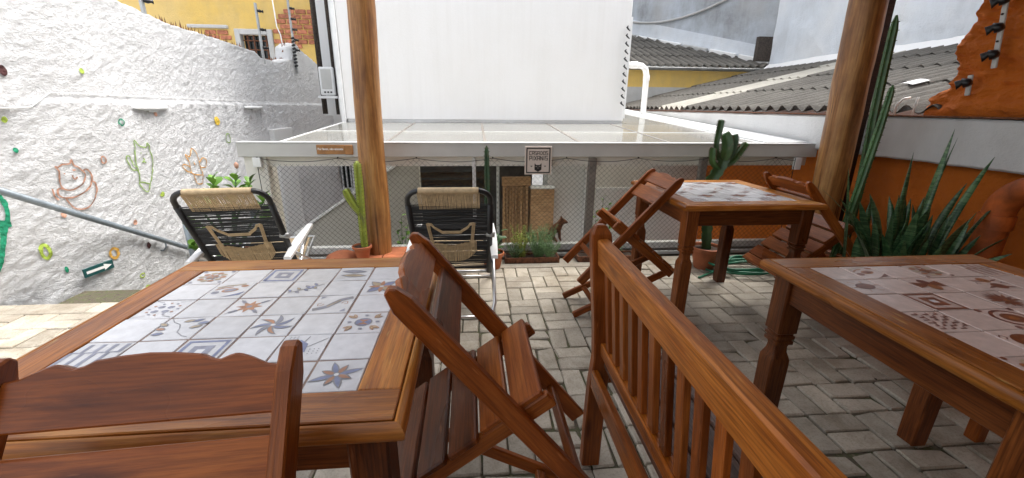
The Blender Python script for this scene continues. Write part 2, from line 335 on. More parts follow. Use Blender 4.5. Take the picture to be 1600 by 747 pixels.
def thing(name, label, cat, loc=(0, 0, 0), rz=0, group=None, kind=None):
    o = bpy.data.objects.new(name, None); C.objects.link(o); o.location = loc; o.rotation_euler = (0, 0, rz); o.empty_display_size = .1
    return tag(o, label, cat, group, kind)
def tag(o, label=None, cat=None, group=None, kind=None):
    if label: o['label'] = label
    if cat: o['category'] = cat
    if group: o['group'] = group
    if kind: o['kind'] = kind
    return o
def dup(root, label, loc=None, rot=None):
    r = root.copy(); C.objects.link(r); r['label'] = label
    if loc: r.location = loc
    if rot: r.rotation_euler = rot
    for ch in list(root.children):
        c = ch.copy(); C.objects.link(c); c.parent = r
        for g in ch.children:
            d = g.copy(); C.objects.link(d); d.parent = c
    return r
def share(mesh, name, parent, mw):
    o = bpy.data.objects.new(name, mesh); C.objects.link(o); o.parent = parent; o.matrix_local = mw; return o
def plank(name, p0, p1, wid, thk, wdir, mat, parent=None, bevel=.003):
    """a board: grain along its local X, width along wdir"""
    p0, p1 = Vector(p0), Vector(p1); x = (p1-p0); L = x.length; x.normalize()
    y = Vector(wdir); y = (y - x*y.dot(x)).normalized(); z = x.cross(y)
    mb = MB().box(-L/2, L/2, -wid/2, wid/2, -thk/2, thk/2)
    M = Matrix((x, y, z)).transposed().to_4x4(); M.translation = (p0+p1)/2
    return mb.build(name, mat, parent, bevel=min(bevel, thk*.3), mw=M)
def lerp(a, b, t): return a+(b-a)*t
def interp(tab, x):
    if x <= tab[0][0]: return tab[0][1]
    for (a, b), (c, d) in zip(tab, tab[1:]):
        if x <= c: return b+(d-b)*(x-a)/(c-a)
    return tab[-1][1]
def fbm(x, y, z=0., o=5): return noise.fractal(Vector((x, y, z)), 1.0, 2.0, o)
# ================================================================ SETTING AND LARGE STRUCTURE
WX = -2.85; CY = 2.73; LB = math.hypot(2.3, .975)
# --- terrace slab, with a stair well along the left wall
mb = MB()
mb.box(-2.25, 3.06, -3.2, 3.42, -.35, -.014); mb.box(-7, -2.25, -3.2, 2.745, -.35, -.014)
tag(mb.build('terrace_ground', 'paving_bed'), 'terrace ground of sand and joints under the pavers', kind='structure')
tag(MB().box(-9, 9, 3.42, 14, -1.75, -1.6).build('courtyard_floor', 'white_plaster'), 'sunken courtyard floor beyond the terrace', kind='structure')
tag(MB().box(-40, 40, -40, 60, -1.95, -1.8).build('ground', 'cement'), 'ground around the houses', kind='structure')
floor = thing('paved_floor', 'terrace floor of grey concrete pavers in basket weave', None, kind='structure')
# far kerb strip of plain concrete, and edging boards by the stair
MB().box(-2.25, 3.04, 3.205, 3.40, -.02, .006).build('concrete_strip', 'paver', floor, bevel=.004)
for k in range(9): MB().box(-6.5+.5*k, -6.008+.5*k, 2.60, 2.74, -.02, .004+.0006*(k % 3)).build('edging_slab', 'paver', floor, bevel=.004)
# pavers: 0.2 x 0.1 m, pairs turned by turns
P, X0, Y0 = .2035, .2095, 2.2055
pav = []
def cam_size(x, y):
    d = Vector((x, y, 0)) - Vector((0, 0, 1.276)); q = d.dot(fw)
    if q < .15: return 0
    sx, sy = d.dot(rt)/q*650.5, d.dot(up)/q*650.5
    if abs(sx) > 850 or abs(sy) > 410: return 0
    return 1/(q*d.length)*abs(d.z)/d.length
for i in range(-32, 14):
    for j in range(-12, 6):
        x, y = X0+i*P, Y0+j*P
        for k in (0, 1):
            if (i+j) % 2 == 0: cx, cy, wx, wy = x+P*(.25+.5*k), y+P/2, P/2, P
            else: cx, cy, wx, wy = x+P/2, y+P*(.25+.5*k), P, P/2
            if cx < -2.0 and cy > 2.58: continue
            if cy > 3.19 or cx > 3.0: continue
            if cx < -6.3: continue
            pav.append((cam_size(cx, cy), cx, cy, wx, wy))
pav.sort(reverse=True)
g = .0065
meshes = []
for q in range(6):
    b = MB(); L, W = P-g, P/2-g; n = 6
    b.box(-L/2, L/2, -W/2, W/2, -.05, 0)
    o = b.build('paver', 'paver', bevel=.004+.0008*q); me = o.data; bpy.data.objects.remove(o)
    ch_ = Vector((random.choice((-1, 1))*L/2, random.choice((-1, 1))*W/2, 0))
    for vtx in me.vertices:
        if (vtx.co-ch_).length < .012 and q % 2: vtx.co += Vector((-ch_.x*.09, -ch_.y*.16, -.006))
    for vtx in me.vertices: vtx.co += Vector((random.uniform(-.0015, .0015), random.uniform(-.0015, .0015), random.uniform(-.001, .001) if vtx.co.z > -.02 else 0))
    meshes.append(me)
rest = MB()
for k, (s_, cx, cy, wx, wy) in enumerate(pav):
    a = 0 if wx > wy else math.pi/2
    M = Matrix.Translation((cx+random.uniform(-.0015, .0015), cy+random.uniform(-.0015, .0015), random.uniform(-.0055, .003))) @ Matrix.Rotation(a+random.gauss(0, .011)+random.choice((0, math.pi)), 4, 'Z') @ Matrix.Rotation(random.gauss(0, .014), 4, 'X') @ Matrix.Rotation(random.gauss(0, .009), 4, 'Y')
    if k < 299: share(random.choice(meshes), 'paver', floor, M)
    else:
        L, W = (P-g)/2, (P/2-g)/2; e = .005
        vs = [M @ Vector(p) for p in ((-L,-W,-.03),(L,-W,-.03),(L,W,-.03),(-L,W,-.03),(-L,-W,-e),(L,-W,-e),(L,W,-e),(-L,W,-e),(-L+e,-W+e,0),(L-e,-W+e,0),(L-e,W-e,0),(-L+e,W-e,0))]
        rest.add(vs, [(0,1,5,4),(1,2,6,5),(2,3,7,6),(3,0,4,7),(4,5,9,8),(5,6,10,9),(6,7,11,10),(7,4,8,11),(8,9,10,11)])
tag(rest.build('paver_field', 'paver', floor), kind='stuff')
# stair down along the left wall
st = thing('concrete_stair', 'grey concrete steps going down along the white wall', None, kind='structure')
for k in range(10):
    MB().box(-2.83, -2.26, 2.745+.26*k, 3.005+.26*k, -.25-.17*k, -.02-.17*k).build('step', 'paving_bed', st, bevel=.006)

# --- left stucco wall
TOP = [(-9, 2.45), (2.73, 2.30), (4.0, 2.06), (4.56, 1.985), (5.37, 1.965), (6.2, 1.93), (6.35, 1.87), (6.95, 1.86), (7.0, 1.885), (7.38, 1.94), (7.42, 2.12), (7.6, 2.20), (7.76, 2.13), (8.1, 2.06), (8.6, 1.94), (9.5, 1.9)]
def wall_disp(s, z):
    c, s_ = math.cos(.5), math.sin(.5); a, b = s*c+z*s_, -s*s_+z*c
    d = .005*fbm(a*2.6, b*6.5, 3.1, 3) + .0068*fbm(a*13, b*32, 7.7, 3) + .004*fbm(a*26, b*40, 1.7, 2) + .012*fbm(s*.9, z*.9, 1.3, 2)
    lo = 1.30 + .012*fbm(s*6, 0, 5)
    if s > LB+.25:
        t = max(0, min(1, (lo-z)/.025)); d += .05*t*min(1, (s-LB-.25)/.6)
    else:
        t = math.exp(-((z-(1.30-.30*(LB+.3-s)))/.10)**2); d += .045*t*max(0, 1-abs(LB-.2-s)/1.3)
    return d
def wall_point(s, z, off=0.):
    q = .75                                  # the corner is a wide soft bend
    def raw(u): return Vector((-5.15+2.3*u/LB, 1.755+.975*u/LB, z)) if u < LB else Vector((WX, CY+u-LB, z))
    k = max(-1, min(1, (s-LB)/q))
    if abs(s-LB) < q:
        t = (k+1)/2; p = raw(LB-q)*(1-t)**2+raw(LB)*2*t*(1-t)+raw(LB+q)*t*t
    else: p = raw(s)
    p = p+Vector((-.03*(1-abs(k)), 0, 0)); n = (Vector((.39, -.92, 0))*(1-k)+Vector((1, 0, 0))*(1+k)).normalized()
    return p + n*(wall_disp(s, z)+off)
lw = thing('stucco_wall', 'rough white stucco wall along the left with painted cats and cacti', 'wall')
S0, S1, NS, NZ = .7, LB+6.3, 640, 270
vs = []; fs = []
for i in range(NS+1):
    s = lerp(S0, S1, i/NS); zt = interp(TOP, CY+s-LB) + .012*fbm(s*11, 2)
    for j in range(NZ+1):
        z = lerp(-1.7, zt, j/NZ); vs.append(wall_point(s, z))
    back = Vector((-.26, 0, 0)) if s > LB else Vector((-.1, .24, 0))
    p = wall_point(s, zt); vs.append(p+back*.5+Vector((0, 0, .02))); vs.append(p+back); vs.append(p+back-Vector((0, 0, 3)))
n = NZ+4
for i in range(NS):
    for j in range(n-1): a = i*n+j; fs.append((a, a+n, a+n+1, a+1))
MB().add(vs, fs).build('stucco_face', 'white_stucco', lw, smooth=True)
# smooth painted pier on the wall's lower part
MB().box(WX+.03, WX+.12, 6.1, 6.68, -1.7, .95).build('smooth_pier', 'white_plaster', lw, bevel=.005)
# rusty spikes along its top
sp = MB()
for k in range(170):
    y = 4.7+k*.023+random.uniform(-.008, .008)
    if 6.4 < y < 6.95 and random.random() < .3: continue
    if y > 8.4: break
    z = interp(TOP, y); h = random.uniform(.05, .12)*(1 if y < 6.6 else .6); x = WX-.16+random.uniform(-.02, .02); d = random.uniform(-.02, .02)
    sp.add([(x-.012, y-.014, z-.02), (x+.012, y-.014, z-.02), (x, y+.016, z-.02), (x+d, y+d, z+h)], [(0,1,3),(1,2,3),(2,0,3)])
tag(sp.build('rusty_spikes', 'rust', lw), kind='stuff')
# wall paintings: flat strokes of paint that follow the stucco
MUR = json.loads('''[["painted_cat_in_bowl","lines","brown",[[[2.885,0.854],[2.9,0.819],[2.891,0.744],[2.899,0.694],[2.954,0.68],[3.021,0.714],[3.058,0.768],[3.026,0.827],[3.004,0.849],[2.997,0.888],[2.98,0.862],[2.935,0.862],[2.904,0.847],[2.885,0.854]],[[2.899,0.694],[2.869,0.699],[2.855,0.663],[2.885,0.633],[2.958,0.63],[3.035,0.661],[3.082,0.714],[3.095,0.773],[3.071,0.811],[3.049,0.804]],[[2.894,0.632],[2.907,0.585],[2.941,0.542],[2.998,0.535],[3.047,0.566],[3.096,0.64],[3.104,0.7],[3.09,0.723]],[[2.835,0.705],[2.831,0.657],[2.848,0.625]],[[2.97,0.781],[2.973,0.761],[2.984,0.749],[3.003,0.766]],[[2.926,0.801],[2.933,0.795]],[[2.983,0.816],[3.002,0.815]]]],["painted_cactus","lines","green",[[[3.481,0.739],[3.483,0.832],[3.501,0.913],[3.517,0.987],[3.55,0.939],[3.623,0.917],[3.647,0.954],[3.661,0.89],[3.662,0.794],[3.619,0.687],[3.575,0.621],[3.53,0.553],[3.474,0.599],[3.47,0.647],[3.572,0.613]],[[3.47,0.647],[3.481,0.739],[3.428,0.755],[3.402,0.819],[3.399,0.864],[3.435,0.86],[3.449,0.79],[3.484,0.77]],[[3.55,0.882],[3.555,0.873]],[[3.612,0.867],[3.618,0.86]],[[3.564,0.834],[3.581,0.823],[3.565,0.806],[3.543,0.801]],[[3.565,0.806],[3.584,0.791]]]],["painted_cactus","lines","orange",[[[4.128,0.626],[4.121,0.727],[4.102,0.775],[4.095,0.808],[4.145,0.779],[4.207,0.854],[4.258,0.794],[4.267,0.737],[4.278,0.641],[4.288,0.582],[4.26,0.5],[4.175,0.515],[4.149,0.604],[4.128,0.626]],[[4.128,0.626],[4.055,0.655],[4.019,0.705],[4.05,0.719],[4.119,0.682]],[[4.285,0.659],[4.358,0.649],[4.389,0.713],[4.345,0.747],[4.272,0.708]],[[4.186,0.728],[4.196,0.69]],[[4.149,0.604],[4.281,0.579]]]],["painted_cactus","lines","teal",[[[2.539,0.731],[2.548,0.697],[2.557,0.658],[2.557,0.603],[2.543,0.542],[2.514,0.484],[2.481,0.404],[2.435,0.284],[2.399,0.228]],[[2.529,0.515],[2.555,0.514]],[[2.56,0.637],[2.556,0.679]],[[2.516,0.547],[2.488,0.438]]]],["painted_ring","ring","teal",[3.439,1.129],[3.467,1.128],[3.43,1.1],0.012],["painted_ring","ring","brown",[3.204,0.863],[3.225,0.86],[3.195,0.833],0.01],["painted_ring","ring","lime",[2.679,0.291],[2.707,0.283],[2.663,0.234],0.035],["painted_ring","ring","ochre",[3.09,0.154],[3.125,0.143],[3.076,0.109],0.035],["painted_ring","ring","green",[4.867,0.905],[4.917,0.902],[4.847,0.847],0.012],["painted_ring","ring","lime",[3.26,-0.104],[3.285,-0.114],[3.253,-0.124],0.012],["painted_spot","spot","lime",[2.699,1.168],[2.718,1.167],[2.692,1.145],0],["painted_spot","spot","teal",[2.707,0.977],[2.723,0.976],[2.701,0.957],0],["painted_spot","spot","maroon",[2.778,1.461],[2.804,1.463],[2.767,1.423],0],["painted_spot","spot","yellow",[4.717,1.098],[4.769,1.096],[4.699,1.045],0],["painted_spot","spot","teal",[2.763,0.131],[2.777,0.126],[2.756,0.104],0],["painted_spot","spot","maroon",[3.393,0.117],[3.416,0.11],[3.381,0.084],0],["painted_spot","spot","peach",[3.317,0.342],[3.339,0.336],[3.309,0.317],0],["painted_spot","spot","peach",[2.85,0.518],[2.869,0.514],[2.842,0.492],0],["painted_spot","spot","peach",[3.825,1.186],[3.848,1.185],[3.817,1.162],0],["painted_spot","spot","lime",[3.682,0.501],[3.712,0.495],[3.673,0.474],0],["painted_spot","spot","lime",[3.27,1.492],[3.291,1.494],[3.262,1.468],0],["painted_spot","spot","ochre",[3.581,-0.392],[3.603,-0.402],[3.573,-0.414],0],["painted_ring","ring","orange",[3.91,0.121],[3.932,0.114],[3.901,0.094],0.008],["painted_ring","ring","ochre",[3.94,0.014],[3.975,0.003],[3.925,-0.028],0.01],["painted_ring","ring","lime",[3.278,-0.217],[3.297,-0.225],[3.273,-0.232],0.01]]''')
def ribbon(mb, pts, wdt):
    q = []
    for a, b in zip(pts, pts[1:]):
        L = math.hypot(b[0]-a[0], b[1]-a[1]); k = max(1, int(L/.012))
        q += [(lerp(a[0], b[0], i/k), lerp(a[1], b[1], i/k)) for i in range(k)]
    q.append(tuple(pts[-1])); vs = []
    for i, p in enumerate(q):
        a, b = q[max(0, i-1)], q[min(len(q)-1, i+1)]; d = math.hypot(b[0]-a[0], b[1]-a[1]) or 1
        nx, nz = -(b[1]-a[1])/d, (b[0]-a[0])/d; h = wdt/2*(1+.3*fbm(i*.3, p[0]*5))
        for e in (-1, 0, 1): vs.append(wall_point(p[0]+nx*h*e, p[1]+nz*h*e, .0075))
    mb.add(vs, [(3*i+e, 3*i+3+e, 3*i+4+e, 3*i+1+e) for i in range(len(q)-1) for e in (0, 1)])
for it in MUR:
    nm, kind, col = it[:3]; mb = MB()
    if kind == 'lines':
        for ln_ in it[3]:
            if len(ln_) > 4 and nm != 'painted_x':      # smooth the hand-drawn line
                q = []
                for i in range(len(ln_)-1):
                    p0, p1, p2, p3 = (ln_[max(0, i-1)], ln_[i], ln_[i+1], ln_[min(len(ln_)-1, i+2)])
                    for t in (0, .33, .67):
                        q.append([.5*((2*p1[k])+(-p0[k]+p2[k])*t+(2*p0[k]-5*p1[k]+4*p2[k]-p3[k])*t*t+(-p0[k]+3*p1[k]-3*p2[k]+p3[k])*t**3) for k in (0, 1)])
                ln_ = q+[ln_[-1]]
            ribbon(mb, ln_, .0105 if col != 'teal' else .028)
    else:
        c, ax, az, wd = it[3:]; rs = abs(ax[0]-c[0])*.86; rz_ = abs(az[1]-c[1])*.86; wd *= .62; N = 28
        el = [[c[0]+rs*math.cos(2*math.pi*k/N), c[1]+rz_*math.sin(2*math.pi*k/N)] for k in range(N+1)]
        if kind == 'ring': ribbon(mb, el, max(.011, wd))
        else:
            vs = [wall_point(c[0], c[1], .0075)]; fs = []
            for r_ in (.33, .66, 1.):
                rg = 1+.0*r_
                for k in range(N): vs.append(wall_point(c[0]+rs*r_*math.cos(2*math.pi*k/N), c[1]+rz_*r_*math.sin(2*math.pi*k/N), .0075))
            for k in range(N): fs.append((0, 1+k, 1+(k+1) % N))
            for r_ in (0, 1):
                for k in range(N): fs.append((1+r_*N+k, 1+(r_+1)*N+k, 1+(r_+1)*N+(k+1) % N, 1+r_*N+(k+1) % N))
            mb.add(vs, fs)
    mb.build(nm, 'paint_'+col, lw)
# cable on the wall, lamps, arrow sign, hand rail, fence posts
CBL = [(2.2, 1.235), (2.703, 1.237), (2.839, 1.241), (2.958, 1.265), (3.029, 1.303), (3.145, 1.327), (3.349, 1.330), (4.111, 1.346)]
cb = [wall_point(2.2+.06*k, interp(CBL, 2.2+.06*k), .012) for k in range(12)]
cb += [wall_point(LB+.4+.1*k, 1.338-.001*k, .012) for k in range(1, 45)]
tag(MB().tube(cb, .0032, 5).build('wall_cable', 'white_plastic', smooth=True), 'thin white cable running along the ledge of the stucco wall', 'cable')
def wall_lamp(y, L, label):
    t = thing('wall_lamp', label, 'lamp', (WX+.03, y, 1.235), group='slim lamps on the stucco wall')
    secs = []
    for k in range(13):
        u = -1+2*k/12; h = (1-abs(u)**3)*.5+.12
        secs.append([(.02+.075*h*math.cos(a)*1.0+.02, u*L/2, .034*h*math.sin(a)) for a in [2*math.pi*i/12 for i in range(12)]])
    MB().loft(secs).build('lamp_body', 'white_metal', t, smooth=True)
    MB().box(-.06, .05, -.05, .05, -.035, .02).build('bracket', 'white_metal', t, bevel=.004)
wall_lamp(4.02, .40, 'larger slim white lamp on the stucco wall above the green cactus drawing')
wall_lamp(5.77, .46, 'farther slim white lamp on the stucco wall near the canopy')
t = thing('arrow_sign', 'dark green sign with a white arrow fixed low on the stucco wall', 'sign', (wall_point(2.93, .08).x+.035, wall_point(2.93, .08).y, .082))
t.rotation_euler = (R(1), 0, R(-12))
MB().box(-.004, .006, -.105, .105, -.034, .034).build('sign_plate', 'sign_green', t, bevel=.002)
MB().add([(.0075, *p) for p in ((-.088, -.010), (.035, -.010), (.035, -.025), (.09, 0), (.035, .025), (.035, .010), (-.088, .010))], [tuple(range(7))]).build('arrow', 'white_plastic', t)
t = thing('sloping_handrail', 'blue grey steel handrail sloping down the stucco wall above the stair', 'handrail', (WX+.10, 0, 0))
sl_ = (.067-.783)/(3.835-2.627)
MB().tube([(0, 2.0, .783-sl_*.627), (0, 5.2, .783+sl_*2.573)], .021, 12).build('rail', 'grey_metal', t, smooth=True)
for y in (2.45, 3.75):
    z = .783+sl_*(y-2.627); MB().tube([(-.1, y, z-.09), (-.03, y, z-.09), (0, y, z-.06), (0, y, z-.015)], .007, 6).build('bracket', 'grey_metal', t, smooth=True)
t = thing('guard_rail', 'low blue grey steel guard rail by the head of the stair', 'railing', (-2.30, 3.40, 0))
MB().tube([(0, 0, -.2), (0, 0, .47), ], .027, 12).build('post', 'grey_metal', t, smooth=True)
MB().tube([(-.026, 0, .462), (.55, 0, .49)], .024, 12).build('top_bar', 'grey_metal', t, smooth=True)
MB().tube([(.52, 0, -.2), (.52, 0, .47)], .02, 10).build('post', 'grey_metal', t, smooth=True)
def fence_post(x, y, z0, z1, n_, label, flip=1):
    t = thing('electric_fence_post', label, 'fence post', (x, y, z0), group='electric fence posts on the stucco wall')
    MB().box(-.012, .012, -.018, .018, 0, z1-z0).build('bar', 'galvanised', t, bevel=.002)
    for k in range(n_):
        z = (z1-z0)*(1-(k+.4)/(n_+.2)*.8)
        MB().tube([(.01, .0, z), (.03, .03*flip, z), (.045, .05*flip, z), (.06, .06*flip, z)], [.012, .022, .012, .02], 8).build('insulator', 'black_plastic', t, smooth=True)
fence_post(WX-.02, 4.33, 1.83, 2.75, 5, 'pale electric fence post nearest on the stucco wall')
fence_post(WX-.02, 6.45, 1.65, 2.55, 3, 'electric fence post in front of the small barred window')
fence_post(WX+.02, 7.45, 1.75, 2.9, 6, 'electric fence post by the broken brick patch')
t = thing('insulator_strip', 'jagged black insulator strip up the step of the stucco wall', 'insulator strip', (WX+.03, 7.36, 1.85))
for k in range(9): MB().tube([(0, 0, .05*k), (.02, .03, .05*k+.015), (.03, .045, .05*k+.02)], [.014, .02, .01], 7).build('insulator', 'black_plastic', t, smooth=True)

# --- yellow house behind the left wall
yh = thing('yellow_house', 'flaking yellow house wall with a small barred window behind the stucco wall', 'house', (0, 9.6, 0))
MB().box(-9, -4.66, 0, .3, -1.8, 5.2).box(-4.10, -2.2, 0, .3, -1.8, 5.2).box(-4.66, -4.10, 0, .3, -1.8, 2.05).box(-4.66, -4.10, 0, .3, 2.62, 5.2).build('wall', 'yellow_plaster', yh)
f_ = MB().box(-4.74, -4.64, -.05, .1, 1.97, 2.70).box(-4.12, -4.02, -.05, .1, 1.97, 2.70).box(-4.64, -4.12, -.05, .1, 2.60, 2.70).box(-4.64, -4.12, -.05, .1, 1.97, 2.05).build('window', 'cement', yh, bevel=.01)
MB().box(-4.64, -4.12, .12, .14, 2.05, 2.60).build('pane', 'dark_glass', f_)
for k in range(4): MB().box(-4.56+.12*k, -4.535+.12*k, .05, .075, 2.05, 2.60).build('bar', 'rust', f_)
for k in range(3): MB().box(-4.64, -4.12, .055, .07, 2.15+.17*k, 2.17+.17*k).build('bar', 'rust', f_)
for (x0, x1, z0, z1) in ((-3.98, -3.20, 2.45, 3.05), (-5.45, -4.95, 2.50, 2.68), (-3.9, -3.62, 2.0, 2.4)):
    z = z0; r_ = 0
    while z < z1:
        x = x0+(.12 if r_ % 2 else 0)+random.uniform(-.05, .05)
        while x < x1:
            e = min(1, 2*min(x-x0+.1, x1-x)/(x1-x0)+.3)
            if random.random() < .4+e*.6: MB().box(x, x+.20, -.022, .02, z, z+.075).build('brick', 'brick', yh, bevel=.008)
            x += .225
        z += .092; r_ += 1
MB().box(-5.6, -4.85, -.06, .02, 2.70, 2.76).build('ledge', 'cement', yh, bevel=.01)
MB().box(-3.2, -2.2, -.03, .0, -1.8, 5.2).build('cement_patch', 'cement', yh)
MB().tube([(-3.92, -.06, 3.6), (-3.9, -.06, 2.75), (-3.85, -.06, 2.6), (-3.82, -.08, 2.1)], .012, 6).build('conduit', 'white_plastic', yh, smooth=True)

# --- white building across the courtyard
FY = 5.40
wb = thing('white_building', 'tall white rendered building across the courtyard', 'building', (0, FY, 0))
MB().box(-1.55, 1.885, 0, 4.5, 1.115, 6).build('wall', 'white_plaster', wb, bevel=.006)
MB().box(-1.53, 1.87, -.012, .3, 1.055, 1.115).build('cement_band', 'cement', wb)
fl = MB(); secs = []
for k in range(61):
    x = -1.54+3.41*k/60; a = .006*fbm(x*9, 0); secs.append([(x, -.16+a, 1.052), (x, -.008, 1.07+a), (x, -.008, 1.088+.01*fbm(x*14, 3)), (x, -.14, 1.062)])
fl.loft(secs).build('flashing', 'aluminium', wb, smooth=True)
MB().box(-1.60, -1.552, -.03, .12, 1.06, 6).build('corner_trim', 'white_metal', wb, bevel=.004)
MB().box(-2.30, -1.56, 1.5, 1.55, 1.12, 6).build('side_wall', 'white_plaster', wb)
MB().tube([(-2.17, 1.15, 1.15), (-2.17, 1.15, 6)], .035, 12).build('downpipe', 'dark_steel', wb, smooth=True)
MB().box(-1.84, -1.66, .75, .9, 1.12, 6).build('side_panel', 'grey_plaster', wb)
MB().tube([(-1.90, .85, 1.15), (-1.90, .85, 6)], .022, 10).build('downpipe', 'dark_steel', wb, smooth=True)
# lower storey under the canopy
MB().box(-1.55, -1.0, .05, .35, -1.7, 1.05).build('lower_wall', 'grey_plaster', wb)
MB().box(-1.0, .95, .05, .35, .60, 1.05).build('lintel', 'beige_plaster', wb)
MB().box(.95, 1.52, .05, .35, -1.7, 1.05).build('lower_wall', 'grey_plaster', wb)
MB().box(1.52, 2.35, .02, .35, -1.7, 1.05).build('lower_wall', 'beige_plaster', wb)
MB().box(2.35, 3.06, .0, .35, -1.7, 1.05).build('lower_wall', 'white_plaster', wb)
MB().box(1.60, 2.30, .0, .019, -1.2, .25).build('pale_panel', 'white_plaster', wb)
MB().box(1.44, 1.475, .0, .049, -1.6, .62).build('white_strip', 'white_metal', wb)
MB().box(-1.0, .95, 1.6, 1.7, -1.7, .8).build('room_wall', 'interior', wb)
dr = MB().box(-1.0, .95, .1, .16, .53, .60).box(-1.0, -.95, .1, .16, -1.6, .53).box(.27, .31, .1, .16, -1.6, .53).box(.90, .95, .1, .16, -1.6, .53).build('sliding_door', 'white_metal', wb, bevel=.004)
MB().box(-.95, .27, .12, .13, -1.6, .53).build('pane', 'door_glass', dr)
MB().box(.31, .90, .13, .14, -1.6, .53).build('pane', 'door_glass', dr)
for k, (y, z) in enumerate(((.40, .33), (.42, .22), (.44, .11), (.46, .0))):
    MB().box(-.88, .12, y, y+.03, z, z+.075).build('shelf_board', 'slat_wood', wb, bevel=.004)
MB().box(-.86, -.80, .42, .5, -1.5, .42).build('shelf_post', 'slat_wood', wb); MB().box(.05, .11, .42, .5, -1.5, .42).build('shelf_post', 'slat_wood', wb)
sp_ = thing('slatted_panel', 'pale wooden slatted panel leaning by the glass door', 'panel', (.34, FY-.12, 0))
MB().box(0, .34, .03, .045, -1.5, .36).build('backing', 'slat_wood', sp_)
for k in range(9): MB().box(.008+.037*k, .030+.037*k, 0, .03, -1.5, .30).build('slat', 'slat_wood', sp_, bevel=.003)
MB().box(-.01, .36, -.005, .05, .302, .42).build('header', 'slat_wood', sp_, bevel=.004)
t = thing('plywood_cabinet', 'plain pale wooden cabinet beside the slatted panel', 'cabinet', (.70, FY-.14, 0))
MB().box(.005, .31, .0, .17, -1.5, .265).build('cabinet_body', 'slat_wood', t, bevel=.005)
MB().box(.0, .32, -.01, .17, .267, .29).build('cabinet_top', 'white_plastic', t, bevel=.004); MB().box(.01, .30, -.005, 0, -1.0, -.99).build('seam', 'dark_steel', t)
t = thing('air_conditioner', 'white air conditioner unit on the side of the white building', 'air conditioner', (-2.06, 6.2, 1.40))
MB().box(-.02, .17, -.02, .22, 0, .36).build('casing', 'white_metal', t, bevel=.012)
for k in range(3): MB().box(.03+.04*k, .055+.04*k, -.028, -.018, .03, .05).build('vent', 'black_plastic', t)
MB().box(.01, .14, -.026, -.018, .08, .33).build('grille', 'fascia', t, bevel=.003)
MB().box(-.05, .20, -.04, .24, -.04, -.008).build('shelf_bracket', 'white_metal', t)
# back of the side passage: wall with a barred window
bp = thing('passage_wall', 'grey stuccoed wall with a barred window at the end of the side passage', 'wall', (0, 8.85, 0))
MB().box(-3.2, -2.95, 0, .2, -1.7, 1.6).box(-2.55, -1.3, 0, .2, -1.7, 1.6).box(-2.95, -2.55, 0, .2, -1.7, -.42).box(-2.95, -2.55, 0, .2, .16, 1.6).build('wall', 'white_plaster', bp)
f_ = MB().box(-2.95, -2.55, .05, .1, .12, .16).box(-2.95, -2.55, .05, .1, -.42, -.38).build('window', 'white_metal', bp)
for k in range(5): MB().box(-2.94+.085*k, -2.915+.085*k, .03, .055, -.42, .16).build('bar', 'white_metal', f_)
MB().box(-2.95, -2.55, .14, .15, -.42, .16).build('pane', 'dark_glass', f_)
# stair parapet in the courtyard
pp = thing('stair_parapet', 'sloping white capped parapet of the stair behind the net', 'parapet', (0, 4.62, 0))
poly = [(-2.02, -1.7), (-.62, -1.7), (-.62, .80), (-1.33, .345), (-2.02, -.12)]
MB().prism(poly, 1, 0, .12).build('wall', 'shaded_beige_plaster', pp)
MB().prism([(-2.02, -.12), (-1.33, .345), (-.62, .80), (-.62, .835), (-1.33, .38), (-2.02, -.085)], 1, -.02, .42).build('capping', 'white_plaster', pp, bevel=.004)
MB().box(-1.0, -.97, -.015, .0, -.05, .06).build('vent_slot', 'dark_steel', pp)

# --- glass canopy
cn = thing('glass_canopy', 'low glass canopy with pale fascia over the sunken courtyard', 'canopy', (0, 3.5, 0))
def rz_(y): return .985+(y-3.5)*.052
MB().box(-1.855, 2.985, -.03, .03, .88, .99).build('fascia', 'fascia', cn, bevel=.004)
MB().box(-1.855, 2.985, -.034, .05, .9905, .9965).build('edge_strip', 'white_metal', cn)
bx = [-1.55, -.72, .08, .88, 1.68, 2.5]
for x in bx:
    y1 = FY-.16 if x < 1.8 else 8.2
    MB().add([(x-d, y-3.5, rz_(y)+e) for d in (-.011, .011) for e in (-.05, .009) for y in (3.53, y1)], [(0,1,3,2),(4,6,7,5),(0,4,5,1),(2,3,7,6),(0,2,6,4),(1,5,7,3)]).build('glazing_bar', 'white_metal' if x in (-1.55, 2.5) else 'taupe_metal', cn)
MB().add([(x, y-3.5, rz_(y)+e) for x in (2.53, 2.93) for e in (-.06, .02) for y in (3.53, 8.2)], [(0,1,3,2),(4,6,7,5),(0,4,5,1),(2,3,7,6),(0,2,6,4),(1,5,7,3)]).build('side_gutter', 'white_metal', cn)
yy = [3.53, 4.35, FY-.16]
for i in range(5):
    for a, b in ((3.535, 4.33), (4.36, FY-.16)):
        MB().add([(x, y-3.5, rz_(y)+e) for x in (bx[i]+.0125, bx[i+1]-.0125) for e in (0, .006) for y in (a, b)], [(0,1,3,2),(4,6,7,5),(0,4,5,1),(2,3,7,6),(0,2,6,4),(1,5,7,3)]).build('glass_panel', 'canopy_glass', cn)
MB().add([(x, y-3.5, rz_(y)+e) for x in (1.90, 2.478) for e in (0, .006) for y in (FY-.12, 8.2)], [(0,1,3,2),(4,6,7,5),(0,4,5,1),(2,3,7,6),(0,2,6,4),(1,5,7,3)]).build('glass_panel', 'canopy_glass', cn)
MB().box(-1.55, 2.5, .825, .855, rz_(4.34)-.03, rz_(4.34)+.008).build('cross_bar', 'white_metal', cn)
MB().box(-1.83, -1.66, .0, .16, -1.7, .878).build('pillar', 'beige_plaster', cn, bevel=.004)
